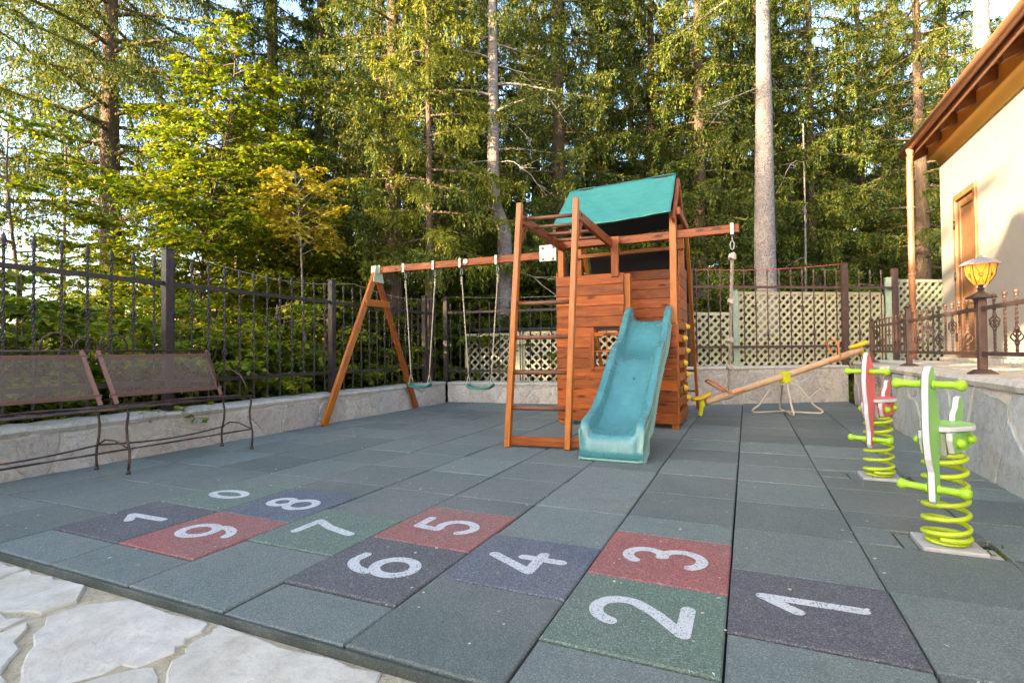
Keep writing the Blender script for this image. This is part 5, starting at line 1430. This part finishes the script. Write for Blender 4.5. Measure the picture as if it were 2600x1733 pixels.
# a neighbour's low house glimpsed through the bushes
hx_, hy_ = ground_pt(528, 17.0); nh = thing('garden_house', 'small house with a pinkish red roof glimpsed through the bushes behind the left fence', 'house', (hx_, hy_, -.1)); c_ = Vector((hx_, hy_, 0))
mb = MB(); mb.box((hx_ - 1.5, hy_ - 1.5, -.15), (hx_ + 1.5, hy_ + 1.5, 1.75)); mb.build('wall', M['plaster'], nh)
mb = MB(); mb.prism([(-1.8, 1.7), (1.8, 1.7), (0, 2.75)], 3.6, lambda x, y, h: (hx_ + h, hy_ + x, y)); mb.build('roof', plain('red_roof', (.42, .13, .10), .8), nh)
# far forest on the slope: reads as one mass
rg = np.random.default_rng(5); Qf = []
for i in range(130):
    px = rg.uniform(-500, 2900); dep = rg.uniform(34, 60); x, y = ground_pt(px, dep)
    H = rg.uniform(9, 17) if px > 700 else rg.uniform(2.5, 4.5); n = 520; zz = rg.uniform(.0, 1, n) ** .9; a = rg.uniform(0, 6.28, n); r = (1.02 - zz) * 2.4 * rg.uniform(.3, 1, n)
    P = np.stack([x + r * np.cos(a), y + r * np.sin(a), zz * H - .3], 1); D = unit(np.stack([np.cos(a), np.sin(a), -.5 - 0 * a], 1) + rg.normal(0, .3, (n, 3)))
    Qf.append(blades(P, D, rg.uniform(.6, 1.3, n), rg.uniform(.25, .5, n), rg))
tag(quads_mesh('far_forest', np.concatenate(Qf), M['needle']), 'dense far spruce forest filling the gaps between the near trees', 'forest', kind='stuff')
# ground cover of weeds below the bushes
Qg = []; n = 26000
x = rg.uniform(-10.5, 5, n); y = rg.uniform(-1.5, 12.5, n)
ok = ((x < -5.25) | (y > 7.25 + np.maximum(0, (x + 1.0)) * .62 + .45)) & (x < 3.2 + (y - 9) * .4)
x, y = x[ok], y[ok]; n = len(x); B = np.stack([x, y, np.full(n, -.12)], 1); B[:, 2] += rg.uniform(0, .28, n)
D = unit(rg.normal(0, .7, (n, 3)) + np.array([0, 0, .7])); Qg = blades(B, D, rg.uniform(.08, .22, n), rg.uniform(.03, .07, n), rg)
tag(quads_mesh('undergrowth', Qg, M['leaf_g']), 'low green undergrowth of weeds outside the iron fences', 'undergrowth', kind='stuff')
# weed in the floor beside the green rider
mb = MB(); Qw = []
n = 46; B = np.tile(np.array([[1.10, 1.47, -.02]]), (n, 1)) + rg.normal(0, [.03, .022, .004], (n, 3)); D = unit(rg.normal(0, 1, (n, 3)) + np.array([0, 0, .25])); D[:, 2] = np.abs(D[:, 2]) * .6
tag(quads_mesh('weed', blades(B, D, rg.uniform(.02, .06, n), rg.uniform(.008, .016, n), rg), M['leaf_g']), 'small green weed growing from the floor joint beside the green rider plate', 'weed')
# litter: specks of petals, needles and husks on the rubber
n = 620; B = np.stack([rg.uniform(-4.7, 1.5, n), rg.uniform(-.2, 6.6, n), np.full(n, .0145)], 1); a = rg.uniform(0, 6.28, n); D = np.stack([np.cos(a), np.sin(a), .1 + 0 * a], 1)
L = rg.uniform(.006, .022, n); W = rg.uniform(.003, .009, n); Sd = np.stack([-np.sin(a), np.cos(a), .05 + 0 * a], 1) * W[:, None]
Q = np.stack([B, B + D * (L * .5)[:, None] + Sd, B + D * L[:, None], B + D * (L * .5)[:, None] - Sd], 1)
lit, nt, bb, out = new_mat('litter'); k = N(nt); k.l(k.ramp(k.island(), [(0, (.16, .10, .05)), (.4, (.42, .36, .26)), (1, (.62, .60, .54))]), bb.inputs['Base Color']); bb.inputs['Roughness'].default_value = .9
tag(quads_mesh('leaf_litter', Q, lit), 'specks of pale husks and dry needles scattered over the rubber tiles', 'litter', kind='stuff')
mb = MB(); c = Vector((-2.62, -.78, -.034))
mb.add([c + Vector(q) for q in ((-.03, 0, .002), (-.012, .016, .008), (.014, .014, .004), (.036, .0, .010), (.012, -.015, .003), (-.014, -.012, .009), (0, 0, .001))], [(0, 6, 1), (1, 6, 2), (2, 6, 3), (3, 6, 4), (4, 6, 5), (5, 6, 0)])
tag(mb.build('fallen_leaf', plain('yellow_leaf', (.55, .48, .14), .7), origin=tuple(c)), 'small yellow fallen leaf lying on the pale flagstones', 'leaf')

# ------------------------------------------------------------------ unseen stand-in walls behind the camera, shaped to shade the playground
AZ, EL = R_(SUN_AZ), R_(SUN_EL)                     # heading of the light, from +Y towards +X
mh = thing('sun_blocker', 'unseen walls added far behind the camera to keep the low sun off the playground', 'house', (-14, -30, 0))
mb = MB(); mb.box((-46, -34, -.1), (-21.61, -26, 7.0)); mb.box((-21.6, -28.5, -.1), (-18.61, -26, 12.4)); mb.box((-18.6, -27, -.1), (-6, -26, BLOCKER_H)); mb.build('wall', M['plaster'], mh)
mb = MB(); mb.prism([(-21.7, 12.43), (-18.55, 12.43), (-18.55, 12.6), (-21.7, 12.6)], 2.6, lambda x, y, h: (x, -27.25 + h, y)); mb.prism([(-18.5, BLOCKER_H + .02), (-5.5, BLOCKER_H + .02), (-5.5, BLOCKER_H + .12), (-18.5, BLOCKER_H + .12)], 1.2, lambda x, y, h: (x, -26.5 + h, y)); mb.build('roof', M['roof'], mh)
# unseen arbour added behind the camera to cast the gable shadow on the wall
D_ = 12.0; ay = 5.92 - D_ * math.cos(AZ); ax = 2.8 - D_ * math.sin(AZ); az_ = 2.39 + D_ * math.tan(EL)
ab = thing('shadow_arbour', 'unseen gabled arbour added behind the camera to throw its shadow on the cream wall', 'arbour', (ax, ay, 0))
mb = MB(); mb.prism([(-1.15, az_ - 1.25), (1.15, az_ - 1.25), (0, az_)], .25, lambda x, y, h: (ax + x * 1.0, ay + h, y)); mb.build('gable', M['dkwood'], ab)
for x in (-1.0, -.35, .35, 1.0): mb = MB(); mb.box((ax + x - .09, ay - .09, -.1), (ax + x + .09, ay + .09, az_ - 1.26), 2); mb.build('post', M['dkwood'], ab)
for z in (az_ - 1.75, az_ - 2.3): mb = MB(); mb.box((ax - 1.0, ay - .05, z - .07), (ax + 1.0, ay + .05, z + .07)); mb.build('rail', M['dkwood'], ab)
# unseen leafy trees added off to the left to block and dapple the sun
for i, (x, y, sc) in enumerate(((-7.6, -9.0, 1.25), (-10.6, -8.0, 1.2), (-18.2, -22.2, 2.3), (-19.6, -22.9, 2.3), (-25.6, -21.5, 1.7))):
    place(lp[2], 'leafy tree added outside the picture, left of the playground, to dapple the light', (x, y, -.1), i * 1.3, sc, 'leafy trees added outside the picture to dapple the light')

for i, (x, y, sc) in enumerate(((-28.5, -18, 1.25), (-15.6, -18.5, 1.3), (-18.4, -19.5, 1.5))):  # unseen spruces added far back to break up the low sun
    place(pro[(0, 1, 2)[i]], 'tall spruce added outside the picture, far behind the camera, to block the sun', (x, y, -.1), i * 1.7, sc, 'spruces added outside the picture to block the sun')
# ------------------------------------------------------------------ light, sky, camera
sd_ = bpy.data.lights.new('sun', 'SUN'); sd_.energy = SUN_E; sd_.angle = R_(.55); sd_.color = (1, .78, .48)
so_ = bpy.data.objects.new('sun', sd_); COL.objects.link(so_); so_.location = (-20, -40, 20)
dirv = Vector((math.sin(AZ) * math.cos(EL), math.cos(AZ) * math.cos(EL), -math.sin(EL)))
so_.rotation_euler = dirv.to_track_quat('-Z', 'Y').to_euler()
w = bpy.data.worlds.new('World'); scene.world = w; w.use_nodes = True; nt = w.node_tree; nt.nodes.clear()
sky = nt.nodes.new('ShaderNodeTexSky'); sky.sky_type = 'NISHITA'; sky.sun_disc = False; sky.sun_elevation = EL; sky.sun_rotation = math.pi + AZ
sky.air_density = 1.0; sky.dust_density = 2.6; sky.ozone_density = 1.3
bg = nt.nodes.new('ShaderNodeBackground'); bg.inputs[1].default_value = SKY_E; wo = nt.nodes.new('ShaderNodeOutputWorld')
nt.links.new(sky.outputs[0], bg.inputs[0]); nt.links.new(bg.outputs[0], wo.inputs[0])

cd = bpy.data.cameras.new('camera'); co = bpy.data.objects.new('camera', cd); COL.objects.link(co); scene.camera = co
cd.sensor_fit = 'HORIZONTAL'; cd.sensor_width = 36; cd.lens = FPX / 2600 * 36; cd.clip_end = 2000; cd.clip_start = .05
fw = Vector((-math.sin(YAW) * math.cos(PITCH), math.cos(YAW) * math.cos(PITCH), math.sin(PITCH))); rt = Vector((math.cos(YAW), math.sin(YAW), 0)); up_ = rt.cross(fw)
rt2 = rt * math.cos(ROLL) + up_ * math.sin(ROLL); up2 = up_ * math.cos(ROLL) - rt * math.sin(ROLL)
mt = Matrix((rt2, up2, -fw)).transposed().to_4x4(); mt.translation = Vector(CAM); co.matrix_world = mt
vs_ = scene.view_settings; vs_.view_transform = 'Standard'; vs_.look = 'None'; vs_.exposure = EXPO; vs_.gamma = 1
scene.cycles.max_bounces = 8; scene.cycles.diffuse_bounces = 3; scene.cycles.transmission_bounces = 6; scene.cycles.transparent_max_bounces = 8
for o in list(bpy.data.objects):
    if '_o' in o: del o['_o']
